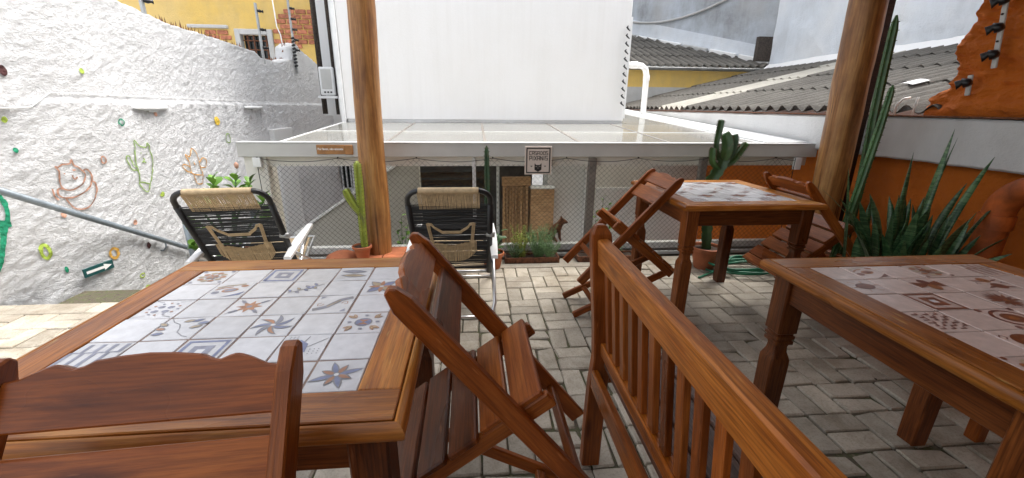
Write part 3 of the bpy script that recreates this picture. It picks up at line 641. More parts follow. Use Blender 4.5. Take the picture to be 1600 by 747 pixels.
MB().box(-1.75, -1.69, -.035, -.002, .80, .875).build('bracket', 'white_metal', cn, bevel=.003); MB().box(2.80, 2.86, -.035, -.002, .77, .875).build('bracket', 'white_metal', cn, bevel=.003)
MB().box(-1.70, 2.95, .035, .075, .80, .875).build('beam', 'beige_plaster', cn)

# --- safety net and its low kerb
nt_ = thing('safety_net', 'dark diamond mesh safety net stretched below the canopy fascia', 'net', (0, 3.47, 0))
def net_top(x): u = (x+1.72)/.62; return .872-.030*math.sin(math.pi*(u % 1))**.8
NX0, NX1, NZ0 = -1.72, 2.80, .03
cell = .0455; mb = MB()
def npos(x, z): return Vector((x+.004*fbm(x*3, z*4, 2, 2), .010*fbm(x*1.4, z*2, 8, 2), z+.004*fbm(x*3, z*4, 9, 2)))
for s_ in (1, -1):
    k = 0; x = NX0-.9
    while x < NX1+.9:
        pts = []; 
        for i in range(23):
            z = NZ0+(.86-NZ0)*i/22; px_ = x+s_*(z-NZ0)*1.02
            if NX0 <= px_ <= NX1 and z <= net_top(px_)+.002: pts.append(npos(px_, z))
        if len(pts) > 1: mb.tube(pts, .0010, 4, False)
        x += cell
tag(mb.build('mesh', 'net_cord', nt_), kind='stuff')
pts = [npos(NX0+(NX1-NX0)*k/150, net_top(NX0+(NX1-NX0)*k/150)) for k in range(151)]
MB().tube(pts, .0025, 5).build('border_rope', 'net_cord', nt_, smooth=True)
MB().tube([npos(NX0, NZ0+.84*k/20) for k in range(21)], .003, 5).build('border_rope', 'net_cord', nt_, smooth=True)
MB().tube([npos(NX1, NZ0+.84*k/20) for k in range(21)], .003, 5).build('border_rope', 'net_cord', nt_, smooth=True)
for k in range(8):
    x = -1.72+.62*k; MB().tube([(x, .0, .872), (x, .03, .882)], .006, 6).build('hook', 'dark_steel', nt_)
MB().box(.96, 1.025, .02, .07, -.02, .87).build('post', 'taupe_metal', nt_, bevel=.003); MB().box(1.95, 2.01, .02, .07, -.02, .87).build('post', 'taupe_metal', nt_, bevel=.003)
MB().box(-.03, .0, .05, .07, -.02, .87).build('post', 'white_metal', nt_, bevel=.003)
t = thing('base_rail', 'white metal base rail running along the foot of the net', 'rail', (0, 3.56, 0))
MB().box(-1.66, 2.95, -.02, .04, .035, .095).build('upper_rail', 'white_metal', t, bevel=.004); MB().box(-1.66, 2.95, -.04, -.01, -.02, .012).build('lower_rail', 'white_metal', t, bevel=.004)
MB().box(-1.66, 2.95, .0, .03, -.3, .033).build('upstand', 'taupe_metal', t)

# --- right wall: orange stucco, cement beam, ragged upper wall
ow = thing('orange_wall', 'rough orange stucco wall along the right side of the terrace', 'wall', (0, 0, 0))
def ogrid(mb, y0, y1, ny, z0, z1f, nz, x, amp=.022, edge=None):
    vs = []; fs = []
    for i in range(ny+1):
        y = lerp(y0, y1, i/ny)
        for j in range(nz+1):
            z = lerp(z0, z1f(y), j/nz); d = amp*(.8*fbm(y*2.5+z, z*8-y, 11, 4)+.45*fbm(y*9+z*3, z*27-y*4, 4, 3)+.14*fbm(y*40, z*55, 9, 2))
            if edge: d += .07*math.exp(-((z-1.27)/.07)**2)
            yy_ = y
            if edge and i == ny: yy_ = edge(z)
            elif edge: yy_ = y0+(edge(z)-y0)*i/ny
            vs.append((x-d, yy_, z))
    n = nz+1
    for i in range(ny):
        for j in range(nz): a = i*n+j; fs.append((a, a+1, a+n+1, a+n))
    mb.add(vs, fs); return vs, n
mb = MB(); ogrid(mb, .6, 9, 420, -1.8, lambda y: .965, 120, 3.06, .03); mb.box(3.10, 3.3, -3, 9, -1.8, .96)
mb.build('lower_face', 'orange_stucco', ow, smooth=True, angle=.8)
mb = MB(); EDGE = [(1.2, 2.76), (1.24, 2.72), (1.36, 2.74), (1.42, 2.66), (1.5, 2.645), (1.66, 2.67), (1.72, 2.655), (1.95, 2.62), (3.0, 2.5)]
def edge(z): return interp(EDGE, z)+.02*fbm(z*9, 4)
vs, n = ogrid(mb, .4, 2.7, 210, 1.23, lambda y: 2.6, 120, 3.12, .05, edge)
last = vs[-n:]; mb.add([p for q in last for p in (q, (q[0]+.22, q[1]+.01, q[2]))], [(2*i, 2*i+1, 2*i+3, 2*i+2) for i in range(n-1)]); mb.box(3.2, 3.34, -3, 2.45, 1.23, 2.6)
mb.build('upper_face', 'orange_stucco', ow, smooth=True, angle=1.0)
cbm = thing('cement_beam', 'long pale cement beam above the orange wall', 'beam', (0, 0, 0))
vs = []; fs = []; sec = ((2.97, .95), (2.955, .962), (2.955, 1.09), (2.955, 1.218), (2.97, 1.232), (3.20, 1.235), (3.2, .95))
for i in range(241):
    y = -1+9.75*i/240; d = .006*fbm(y*5, 0, 2)
    vs += [(x+d*(x < 3), y, z+.006*fbm(y*4, z*9)) for x, z in sec]
for i in range(240):
    for j in range(6): a = i*7+j; fs.append((a, a+1, a+8, a+7))
fs.append(tuple(1680+j for j in range(7)))
MB().add(vs, fs).build('beam_body', 'beam_cement', cbm, smooth=True, angle=.6)
MB().box(2.945, 3.10, -1, 8.75, 1.2375, 1.246).build('cap_strip', 'rust', cbm)

# --- corrugated roofs beyond the beam
def sheet_mesh(name, L, wv=5, per=.177, amp=.029, seg=8):
    mb = MB(); n = wv*seg; vs = []
    for d in (0, -.007):
        for x in (0, L*.5, L):
            for i in range(n+1):
                y = per*i/seg; vs.append((x, y, amp*math.sin(2*math.pi*i/seg)+d+random.uniform(-.0015, .0015)))
    fs = []; m = n+1
    for k in (0, 1):
        for i in range(n): a = k*m+i; fs.append((a, a+m, a+m+1, a+1)); fs.append((a+3*m, a+1+3*m, a+m+1+3*m, a+m+3*m))
    for i in range(n): fs += [(i, i+1, i+1+3*m, i+3*m), (2*m+i, 2*m+i+3*m, 2*m+i+1+3*m, 2*m+i+1)]
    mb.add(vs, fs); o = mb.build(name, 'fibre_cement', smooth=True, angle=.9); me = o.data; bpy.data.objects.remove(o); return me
rf = thing('corrugated_roof', 'big weathered grey corrugated roof rising behind the cement beam', 'roof', (3.04, 2.50, 1.285))
rf.rotation_euler = (0, -R(13.5), 0)
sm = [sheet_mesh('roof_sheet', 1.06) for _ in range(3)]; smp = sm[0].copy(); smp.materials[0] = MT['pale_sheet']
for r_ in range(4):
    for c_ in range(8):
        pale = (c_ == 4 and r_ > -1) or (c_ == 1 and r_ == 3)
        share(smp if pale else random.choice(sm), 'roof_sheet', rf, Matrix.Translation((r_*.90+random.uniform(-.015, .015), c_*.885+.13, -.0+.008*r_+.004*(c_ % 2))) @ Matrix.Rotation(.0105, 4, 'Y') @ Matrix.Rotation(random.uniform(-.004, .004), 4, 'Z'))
for (x, y) in ((.75, 1.1),):
    MB().add([(x+a, y+b*.085, .030+.02*math.cos(b*1.4)+c) for a in (0, .16) for b in (-1, -.5, 0, .5, 1) for c in (0,)], [(i, i+1, i+6, i+5) for i in range(4)]).build('ridge_patch', 'white_plaster', rf)
rf2 = thing('farther_roof', 'second dark corrugated roof with a pale gutter, beyond the big roof', 'roof', (2.2, 9.45, 2.17))
rf2.rotation_euler = (0, 0, math.pi/2)
inc = Matrix.Rotation(-R(17.5), 4, 'Y')
for r_ in range(5):
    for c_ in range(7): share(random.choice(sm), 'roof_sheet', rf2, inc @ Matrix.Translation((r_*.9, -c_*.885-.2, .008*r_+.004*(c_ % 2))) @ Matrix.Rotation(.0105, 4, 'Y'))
g_ = [[(x, -.10+.06*math.cos(a), -.075+.06*math.sin(a)) for a in [math.pi*(1+k/8) for k in range(9)]] for x in (.9, 4.35)]
t = thing('roof_gutter', 'pale grey gutter along the eave of the farther roof', 'gutter', (2.2, 9.45, 2.19))
MB().loft([[(p[0], p[1], p[2]) for p in q]+[(q[0][0], -.045, -.07), (q[0][0], -.155, -.07)] for q in g_]).build('gutter_channel', 'galvanised', t, smooth=True, angle=.6)
t = thing('old_yellow_wall', 'strip of old yellow wall below the gutter of the farther roof', 'wall', (0, 9.5, 0))
MB().box(2.3, 6.6, 0, .2, -1.8, 2.12).build('wall', 'yellow_plaster', t); MB().box(2.3, 6.6, -.03, -.001, -1.8, 1.72).build('cement_base', 'cement', t)
t = thing('white_drainpipe', 'white drainpipe with an elbow beside the white building', 'drainpipe', (0, 7, 0))
MB().tube([(2.2, 0, 1.93), (2.55, 0, 1.93), (2.68, 0, 1.92), (2.745, 0, 1.87), (2.77, 0, 1.78), (2.775, 0, 1.5), (2.78, 0, 1.1)], .046, 14).build('pipe', 'white_plastic', t, smooth=True)
for a, b in (((2.50, 0, 1.93), (2.60, 0, 1.93)), ((2.7745, 0, 1.70), (2.772, 0, 1.78))): MB().tube([a, b], .053, 14).build('collar', 'white_plastic', t, smooth=True, angle=.6)
t = thing('old_blue_wall', 'streaked blue grey wall behind the farther roof', 'wall', (0, 0, 0))
a, b = Vector((3.0, 15.2, 0)), Vector((6.75, 9.75, 0)); d = (b-a).normalized(); nrm = Vector((-d.y, d.x, 0))
def strip(z0a, z0b, z1a, z1b, off, nm, mt, thk=.05):
    vs = [a+nrm*(-off)+Vector((0, 0, z0a)), b+nrm*(-off)+Vector((0, 0, z0b)), b+nrm*(-off)+Vector((0, 0, z1b)), a+nrm*(-off)+Vector((0, 0, z1a))]
    MB().add(vs+[v+nrm*(off+thk) for v in vs], [(0,1,2,3),(7,6,5,4),(0,4,5,1),(1,5,6,2),(2,6,7,3),(3,7,4,0)]).build(nm, mt, t)
if nrm.y > 0: nrm = nrm
strip(-1, -1, 9, 8, 0, 'wall', 'old_blue_plaster', .3); strip(3.9, 2.25, 4.45, 2.6, .03, 'blue_band', 'pale_blue_plaster', 0)
for k in range(9):
    u0, u1 = k/9+.006, (k+1)/9-.006; zz = lambda u: 3.97-1.64*u
    p0, p1 = a.lerp(b, u0)-nrm*.12, a.lerp(b, u1)-nrm*.12
    MB().add([p0+Vector((0,0,zz(u0)-.13)), p1+Vector((0,0,zz(u1)-.13)), p1+Vector((0,0,zz(u1)+.0)), p0+Vector((0,0,zz(u0)+.0)), p0+nrm*.15+Vector((0,0,zz(u0)-.13)), p1+nrm*.15+Vector((0,0,zz(u1)-.13)), p1+nrm*.15+Vector((0,0,zz(u1)+.04)), p0+nrm*.15+Vector((0,0,zz(u0)+.04))], [(0,1,2,3),(2,6,7,3),(0,3,7,4),(1,5,6,2)]).build('flashing_piece', 'white_plaster' if k % 3 else 'cement', t)
pts = [a.lerp(b, u)-nrm*.05+Vector((0, 0, 4.75-1.75*math.sin(u*2.6)*.8+.25*u)) for u in [k/20 for k in range(21)]]
MB().tube(pts, .03, 8).build('cable_duct', 'cement', t, smooth=True)
MB().box(6.25, 6.68, 9.55, 9.65, 2.30, 2.80).build('dark_opening', 'dark_steel', t)
pb = thing('pale_blue_building', 'pale blue plastered building behind the corrugated roof', 'building', (0, 0, 0))
vs = []; fs = []
for i in range(121):
    for j in range(71): y = -2+11.4*i/120; z = 1.2+4.8*j/70; vs.append((6.5-.02*fbm(y*1.5, z*1.5, 3, 5)-.03*(fbm(y*.5, z*.9) > .1), y, z))
for i in range(120):
    for j in range(70): q = i*71+j; fs.append((q, q+1, q+72, q+71))
MB().add(vs, fs).box(6.56, 9, -2, 9.4, 1, 6).build('wall', 'pale_blue_plaster', pb, smooth=True, angle=.6)
MB().add([(6.30+.04*fbm(k*.3, 1), -2+.38*k, 2.07) for k in range(31)]+[(6.49, -2+.38*k, 2.24+.03*fbm(k*.4, 2)) for k in range(31)], [(k, k+1, k+32, k+31) for k in range(30)]).build('mortar_fillet', 'white_plaster', pb)
MB().tube([(6.44, 7.2, 3.6), (6.44, 7.25, 3.0), (6.43, 7.3, 2.8)], .012, 5).build('wire', 'dark_steel', pb)

# --- porch: two logs carry a roof over the terrace (its edge is above the frame), an added light-blocking wall behind
def log(name, x0, y0, x1, y1, z0, z1, r0_, r1_, label, seed):
    mb = MB(); secs = []
    for k in range(61):
        t_ = k/60; z = lerp(z0, z1, t_); r = lerp(r0_, r1_, t_); cx, cy = lerp(x0, x1, t_)+.008*fbm(z*1.3, seed), lerp(y0, y1, t_)+.008*fbm(z*1.3, seed+5)
        secs.append([(cx+(r*(1+.035*fbm(z*1.6, math.cos(a)*1.3, math.sin(a)*1.3+seed, 3)))*math.cos(a), cy+(r*(1+.035*fbm(z*1.6, math.cos(a)*1.3, math.sin(a)*1.3+seed, 3)))*math.sin(a), z) for a in [2*math.pi*i/28 for i in range(28)]])
    return tag(mb.loft(secs).build(name, 'log', smooth=True, angle=1.), label, 'post')
log('log_post', -.778, 3.21, -.742, 3.21, .17, 2.60, .098, .088, 'round peeled log post rising beside the left deck chairs', 1)
log('log_post', 2.63, 2.85, 2.545, 2.85, -.02, 2.60, .104, .106, 'thicker round peeled log post at the right before the cement beam', 8)
tag(MB().loft([[(2.77, 2.98, -.02), (2.925, 2.98, -.02), (2.925, 3.1, -.02), (2.77, 3.1, -.02)], [(2.72, 2.98, 2.6), (2.885, 2.98, 2.6), (2.885, 3.1, 2.6), (2.72, 3.1, 2.6)]]).build('timber_post', 'dark_post_wood', bevel=.005), 'dark squared timber post behind the thicker log', 'post')
pr = thing('porch_roof', 'boarded porch roof carried by the log posts, above the view', 'roof', (0, 0, 0))
for k in range(22):
    MB().box(-.30, 3.4, -2.9+.26*k, -2.645+.26*k, 2.82, 2.845).build('roof_board', 'rafter_wood', pr)
for x in (-.2, .7, 1.6, 2.6): MB().box(x-.06, x+.06, -2.9, 3.33, 2.70, 2.82).build('rafter', 'rafter_wood', pr)
MB().box(-1.1, 3.3, 2.92, 3.06, 2.56, 2.70).build('eave_beam', 'rafter_wood', pr)
hw = thing('light_block_wall', 'beige wall added behind the terrace to block light, outside the view', 'wall', (0, 0, 0))  # unseen wall, added to block light from behind the terrace
MB().box(-1.3, 3.4, -2.6, -2.4, -.1, 2.8).build('wall', 'beige_plaster', hw)
# ================================================================ FURNITURE
PAL = {'cool': dict(a='print_blue', b='print_terra', c='print_slate', d='print_sand', o='print_grey'),
       'warm': dict(a='print_brown', b='print_ochre', c='print_brown', d='print_sand', o='print_wine')}
class Motif:
    """flat printed figure of one tile, in units of the tile's side"""
    def __init__(s, pal): s.mb = MB(); s.mats = []; s.pal = PAL[pal]; s.l = 0
    def mi(s, k):
        m = s.pal[k] if k in s.pal else k
        if m not in s.mats: s.mats.append(m)
        return s.mats.index(m)
    def poly(s, pts, k):
        s.l += 1; z = .0004+.00006*s.l; n = len(pts)
        cx, cy = sum(p[0] for p in pts)/n, sum(p[1] for p in pts)/n
        s.mb.add([(cx*.1, cy*.1, z)]+[(p[0]*.1, p[1]*.1, z) for p in pts], [(0, 1+i, 1+(i+1) % n) for i in range(n)], s.mi(k))
    def disc(s, x, y, rx, ry, k, ang=0, n=18):
        c, q = math.cos(ang), math.sin(ang)
        s.poly([(x+c*rx*math.cos(t)-q*ry*math.sin(t), y+q*rx*math.cos(t)+c*ry*math.sin(t)) for t in [2*math.pi*i/n for i in range(n)]], k)
    def petal(s, x, y, ang, L, W, k, o=None, curve=0):
        def shp(L, W, x, y):
            top = []; bot = []
            for i in range(9):
                t = i/8; h = W*math.sin(math.pi*t)**.9*(1-.25*t); a = ang+curve*t
                px, py = x+L*t*math.cos(a), y+L*t*math.sin(a); top.append((px-h*math.sin(a), py+h*math.cos(a))); bot.append((px+h*math.sin(a), py-h*math.cos(a)))
            return top+bot[-2:0:-1]
        if o: s.poly(shp(L, W, x, y), o); s.poly(shp(L*.82, W*.62, x+L*.08*math.cos(ang), y+L*.08*math.sin(ang)), k)
        else: s.poly(shp(L, W, x, y), k)
    def stroke(s, pts, w, k):
        s.l += 1; z = .0004+.00006*s.l; vs = []
        for i, p in enumerate(pts):
            a, b = pts[max(0, i-1)], pts[min(len(pts)-1, i+1)]; d = math.hypot(b[0]-a[0], b[1]-a[1]) or 1
            nx, ny = -(b[1]-a[1])/d*w/2, (b[0]-a[0])/d*w/2; vs += [((p[0]+nx)*.1, (p[1]+ny)*.1, z), ((p[0]-nx)*.1, (p[1]-ny)*.1, z)]
        s.mb.add(vs, [(2*i, 2*i+2, 2*i+3, 2*i+1) for i in range(len(pts)-1)], s.mi(k))
    def rect(s, r, k, w=None):
        if w is None: s.poly([(-r, -r), (r, -r), (r, r), (-r, r)], k)
        else: s.stroke([(-r, -r), (r, -r), (r, r), (-r, r), (-r, -r)], w, k)
def motif(kind, pal):
    m = Motif(pal); pi = math.pi
    if kind == 'flower8':
        for i in range(8): m.petal(0, 0, pi/8+i*pi/4, (.46, .36)[i % 2] if i % 4 else .52, .085, 'ab'[i % 2], 'o')
        m.disc(0, 0, .07, .07, 'o'); m.disc(0, 0, .045, .045, 'tile')
    elif kind == 'squares': m.rect(.40, 'a', .10); m.rect(.22, 'c'); m.rect(.08, 'tile')
    elif kind == 'fish':
        m.petal(-.42, .2, -.1, .8, .16, 'c', 'o'); m.petal(.42, -.2, pi-.1, .8, .15, 'd', 'o')
        for i in range(6): m.disc(.2+.05*i, .34-.01*i, .012, .012, 'o'); m.disc(-.2-.05*i, -.34, .012, .012, 'o')
    elif kind == 'blobs':
        m.disc(.02, 0, .21, .12, 'b', .3); m.disc(.02, 0, .15, .08, 'c', .3); m.disc(-.3, -.15, .10, .09, 'c'); m.disc(.28, .28, .1, .07, 'b')
        m.stroke([(-.4, .15), (-.2, .3), (.05, .34), (.25, .42)], .06, 'd'); m.stroke([(-.38, .02), (-.2, .16), (0, .22)], .05, 'b')
        m.poly([(-.05, -.45), (.4, -.3), (.46, -.1), (.3, -.22), (.1, -.38)], 'a')
    elif kind == 'sprig':
        for i in range(7): m.petal(-.35+.1*i, -.2+.06*i, (2.2, -.9)[i % 2], .22, .06, 'acd'[i % 3], 'o')
        m.stroke([(-.42, -.26), (0, -.02), (.42, .24)], .03, 'o'); m.disc(.1, .06, .1, .08, 'a'); m.disc(.1, .06, .03, .03, 'tile')
    elif kind == 'flower4':
        for i in range(4): m.petal(0, 0, pi/4+i*pi/2, .5, .15, 'ad'[i % 2], 'o')
        for i in range(4): m.petal(0, 0, i*pi/2, .38, .07, 'b')
        m.disc(0, 0, .06, .06, 'tile')
    elif kind == 'dots':
        for x, y in ((-.12, .12), (.12, .1), (-.14, -.12), (.12, -.12)): m.disc(x, y, .085, .07, 'c')
        for i in range(12): a = i*pi/6; m.disc(.34*math.cos(a), .32*math.sin(a), .035, .03, 'cb'[i % 2])
        for sx in (-1, 1): m.stroke([(sx*.2, .35), (sx*.46, .46)], .015, 'o'); m.stroke([(sx*.2, -.35), (sx*.46, -.46)], .015, 'o')
    elif kind == 'star':
        m.poly([((.34 if i % 2 == 0 else .17)*math.cos(i*pi/8), (.34 if i % 2 == 0 else .17)*math.sin(i*pi/8)) for i in range(16)], 'b'); m.disc(0, 0, .07, .07, 'c')
        for i in range(4):
            a = pi/4+i*pi/2
            for q in (.32, .38, .44): m.disc(q*math.cos(a), q*math.sin(a), .05, .045, 'c')
            m.stroke([(.3*math.cos(a), .3*math.sin(a)), (.56*math.cos(a), .56*math.sin(a))], .02, 'o')
    elif kind == 'gecko':
        pts = [(-.42, -.3), (-.3, -.26), (-.1, -.16), (.02, .02), (.15, .2), (.34, .3), (.44, .34)]
        m.stroke(pts, .16, 'o'); m.stroke(pts[1:-1], .11, 'c'); m.stroke(pts[2:-2], .05, 'd')
        for s_ in (-1, 1): m.poly([(s_*.40, s_*-.3), (s_*.28, s_*-.44), (s_*.42, s_*-.44)], 'c'); m.stroke([(s_*.3, s_*-.05), (s_*.38, s_*-.02), (s_*.36, s_*.1), (s_*.26, s_*.08), (s_*.22, 0)], .022, 'b')
    elif kind == 'branch':
        m.stroke([(-.42, .46), (-.3, .3), (-.1, .18), (0, 0), (.05, -.18), (.25, -.36), (.4, -.42)], .022, 'o')
        for x, y, a, k in ((-.1, .3, .3, 'd'), (.1, .28, .5, 'a'), (-.28, -.05, 2.9, 'b'), (-.2, -.22, 3.3, 'a'), (.2, -.02, .4, 'd'), (-.34, .12, 2.6, 'd'), (.28, .18, .2, 'a')): m.petal(x, y, a, .28, .085, k, 'o')
    elif kind == 'swirl':
        for i in range(7): m.petal(0, 0, i*2*pi/7, .5, .08, 'acb'[i % 3], 'o', .7)
        m.disc(0, 0, .06, .05, 'tile')
    elif kind == 'crab':
        m.disc(0, 0, .21, .2, 'o'); m.disc(0, 0, .18, .17, 'a'); m.poly([(0, 0), (.13, .12), (-.13, .12)], 'b'); m.poly([(0, 0), (.13, -.12), (-.13, -.12)], 'b')
        for i in range(4):
            a = pi/4+i*pi/2; x, y = .3*math.cos(a), .28*math.sin(a); m.petal(x, y, a+.3, .26, .06, 'd', 'b'); m.petal(x, y, a-.35, .22, .05, 'd', 'b')
        for x, y in ((.33, 0), (-.33, 0), (0, .33), (0, -.33)): m.disc(x, y, .05, .03, 'c')
    elif kind == 'stripes':
        for i in range(4): m.stroke([(-.48+.24*i, -.45), (-.48+.24*i, .1), (-.3+.24*i, .1), (-.3+.24*i, .42)], .085, 'c')
    elif kind == 'ray':
        m.poly([(-.45, .02), (-.1, .3), (.1, .12), (.12, -.2), (-.2, -.26)], 'a'); m.stroke([(.1, -.02), (.48, .32)], .02, 'o'); m.stroke([(-.0, .2), (.06, .42)], .025, 'o')
        for i in range(9): m.disc(.2+.09*(i % 3), -.1-.09*(i//3), .014, .014, 'o'); m.disc(-.35+.08*(i % 3), .42-.06*(i//3), .014, .014, 'o')
    elif kind == 'rosette':
        for i in range(10): m.disc(.3*math.cos(i*pi/5), .3*math.sin(i*pi/5), .09, .07, 'bd'[i % 2])
        for i in range(6): m.petal(0, 0, i*pi/3, .22, .06, 'b', 'o')
        for x in (-.4, .4):
            for y in (-.4, .4): m.disc(x, y, .05, .05, 'c')
    elif kind == 'beetle':
        m.disc(0, 0, .27, .19, 'o', .2); m.disc(0, 0, .22, .15, 'c', .2); m.disc(.1, .03, .08, .09, 'a')
        for i in range(6): a = i*pi/3+.2; m.stroke([(.25*math.cos(a), .22*math.sin(a)), (.38*math.cos(a), .36*math.sin(a)), (.46*math.cos(a), .34*math.sin(a))], .022, 'b')
    elif kind == 'fan':
        for i in range(-3, 4): m.petal(0, .02, pi+i*.13, .48, .035, 'a'); m.petal(0, .02, i*.13, .48, .035, 'a')
        m.disc(0, .17, .13, .15, 'o'); m.disc(0, -.16, .14, .16, 'b')
    elif kind == 'pears':
        m.disc(0, .2, .16, .15, 'b'); m.disc(.02, -.18, .2, .17, 'a')
        for s_ in (-1, 1): m.petal(s_*.1, .1, pi/2-s_*1.2, .38, .04, 'o'); m.petal(s_*.1, -.2, -pi/2+s_*1.3, .34, .04, 'o'); m.stroke([(s_*.3, 0), (s_*.4, .06), (s_*.46, -.04)], .03, 'o')
    elif kind == 'palmette':
        for i in range(9): m.petal(0, -.1, pi*(.02+.96*i/8), .46, .05, 'ao'[i % 2])
        for i in range(5): m.petal(0, -.14, -pi*(.15+.7*i/4), .3, .05, 'a')
        m.disc(0, -.1, .07, .06, 'b')
    elif kind == 'maze':
        random.seed(3)
        for y in (-.38, -.24, -.1, .04, .18, .32):
            x = -.44+random.uniform(0, .1)
            while x < .36: L = random.uniform(.12, .3); m.stroke([(x, y), (x+L*.7, y), (x+L*.7, y+.1)], .05, 'o'); x += L+.06
    elif kind == 'eye':
        m.disc(0, 0, .44, .40, 'o'); m.disc(0, 0, .36, .32, 'warm_tile'); m.disc(0, 0, .26, .22, 'a'); m.disc(0, 0, .1, .08, 'b')
        for x in (-.42, .42):
            for y in (-.4, .4): m.disc(x, y, .07, .07, 'o')
    elif kind == 'spiral':
        m.disc(.05, 0, .34, .28, 'a'); m.stroke([(.05+(.04+.03*i)*math.cos(i*.7), (.03+.024*i)*math.sin(i*.7)) for i in range(10)], .03, 'b')
        m.stroke([(-.44, .2), (-.34, .28), (-.28, .18), (-.36, .12)], .03, 'o'); m.stroke([(-.42, -.36), (-.1, -.42), (.3, -.38)], .02, 'o')
    elif kind == 'lines':
        m.stroke([(-.45, -.2), (-.1, .3), (.42, .4)], .05, 'b'); m.stroke([(-.3, -.4), (.2, -.05), (.4, -.1)], .05, 'a'); m.petal(0, 0, .6, .4, .08, 'a')
    return m
MOT = {}
def motif_mesh(kind, pal):
    if (kind, pal) not in MOT:
        m = motif(kind, pal); o = m.mb.build('motif', m.mats); MOT[kind, pal] = o.data; bpy.data.objects.remove(o)
    return MOT[kind, pal]
tile_me = {}
for nm in ('tile', 'warm_tile'):
    o = MB().box(-.0500, .0500, -.0500, .0500, -.006, 0).build('tile', nm, bevel=.0012); tile_me[nm] = o.data; bpy.data.objects.remove(o)
def sq(h, z, ch=.12):
    c = h*(1-ch); return [(z, -h, -c), (z, -c, -h), (z, c, -h), (z, h, -c), (z, h, c), (z, c, h), (z, -c, h), (z, -h, c)]
leg_prof = [(0, .032), (.03, .033), (.40, .035), (.425, .0345), (.438, .030), (.455, .024), (.475, .0225), (.487, .025), (.490, .0335), (.500, .0335), (.503, .029), (.509, .029), (.512, .0345), (.521, .0345), (.524, .030), (.530, .030), (.535, .036), (.748, .036)]
def table(label, x, y, grid, pal, tilename, wood_='table_wood', rz=0):
    t = thing('tiled_table', label, 'table', (x, y, 0), rz, 'square tables with tiled tops')
    H, z = .41, .78; I = .3125; O = .391; g = .0012
    for s in (-1, 1):
        plank('frame_board', (-O, s*(I+O)/2, z-.011), (O, s*(I+O)/2, z-.011), O-I, .022, (0, 1, 0), wood_, t, .002)
        plank('frame_board', (s*(I+O)/2, -I+g, z-.011), (s*(I+O)/2, I-g, z-.011), O-I, .022, (1, 0, 0), wood_, t, .002)
        # rounded nosing with a groove before it
        prof = [(.0, -.034), (.0, -.004), (.004, -.0015), (.010, -.003), (.016, -.009), (.019, -.018), (.018, -.027), (.013, -.034)]
        for ax in (0, 1):
            secs = [[((O+.0018+dx)*e, (O+.0018+dx), z+dz) for dx, dz in prof] for e in (-1, 1)]
            rotz = {(0, 1): 0, (0, -1): math.pi, (1, 1): -math.pi/2, (1, -1): math.pi/2}[ax, s]
            MB().loft(secs).build('edge_moulding', wood_, t, smooth=True, angle=.7, mw=Matrix.Rotation(rotz, 4, 'Z'))
        plank('apron', (-.33, s*.352, z-.082), (.33, s*.352, z-.082), .096, .02, (0, 0, 1), 'leg_wood', t)
        plank('apron', (s*.352, -.33, z-.082), (s*.352, .33, z-.082), .096, .02, (0, 0, 1), 'leg_wood', t)
        for e in (-1, 1):
            MM = Matrix(((0, 0, 1), (0, 1, 0), (-1, 0, 0))).to_4x4()   # local X runs up the leg
            MM = Matrix.Translation((s*.338, e*.338, 0)) @ Matrix(((0, 1, 0, 0), (0, 0, 1, 0), (1, 0, 0, 0), (0, 0, 0, 1)))
            MB().loft([sq(h, zz) for zz, h in leg_prof]).build('leg', 'leg_wood', t, mw=MM, smooth=True, angle=.5)
    MB().box(-I+.001, I-.001, -I+.001, I-.001, z-.02, z-.0040).build('grout_bed', 'grout', t)
    for c in range(6):
        for r in range(6):
            px, py = (c-2.5)*.1040, (2.5-r)*.1040
            M = Matrix.Translation((px+random.uniform(-.0006, .0006), py+random.uniform(-.0006, .0006), z-.0022+random.uniform(-.0008, .0008))) @ Matrix.Rotation(random.gauss(0, .008), 4, 'Z') @ Matrix.Rotation(random.gauss(0, .007), 4, 'X') @ Matrix.Rotation(random.gauss(0, .007), 4, 'Y')
            o = share(tile_me[tilename], 'tile', t, M)
            if (c, r) in grid:
                k = grid[c, r]; q = share(motif_mesh(k, pal), 'motif', o, Matrix.Rotation(random.choice((0, 0, .04, -.04)), 4, 'Z') @ Matrix.Diagonal(((1.1, 1.1, 1, 1) if pal == 'warm' and k not in ('maze', 'dots', 'stripes') else (1, 1, 1, 1))))
    return t
G1 = {(0,0):'rosette',(2,0):'squares',(4,0):'fish',(1,1):'blobs',(3,1):'sprig',(5,1):'flower4',(0,2):'dots',(2,2):'star',(4,2):'gecko',(1,3):'branch',(3,3):'swirl',(5,3):'crab',(0,4):'stripes',(2,4):'squares',(4,4):'ray',(1,5):'blobs',(3,5):'rosette',(5,5):'flower8'}
G2 = {(1,0):'blobs',(3,0):'rosette',(5,0):'stripes',(0,1):'beetle',(2,1):'fan',(4,1):'pears',(1,2):'squares',(3,2):'palmette',(5,2):'flower4',(0,3):'maze',(2,3):'eye',(4,3):'star',(1,4):'spiral',(3,4):'crab',(5,4):'lines',(0,5):'rosette',(2,5):'dots',(4,5):'swirl'}
G3 = {(c, r): ('lines', 'sprig', 'fan', 'maze')[(c*2+r*3) % 4] for c in range(6) for r in range(6) if (c+r) % 2}
table('nearest tiled table at the left with blue and terracotta tile drawings', -.536, .974, G1, 'cool', 'tile', rz=.003)
table('tiled table at the right edge with brown tile drawings, beside the bench', 1.405, .885, G2, 'warm', 'warm_tile')
table('farther tiled table before the net, with a folding chair leaning on either side', 1.53, 2.505, G3, 'warm', 'tile')

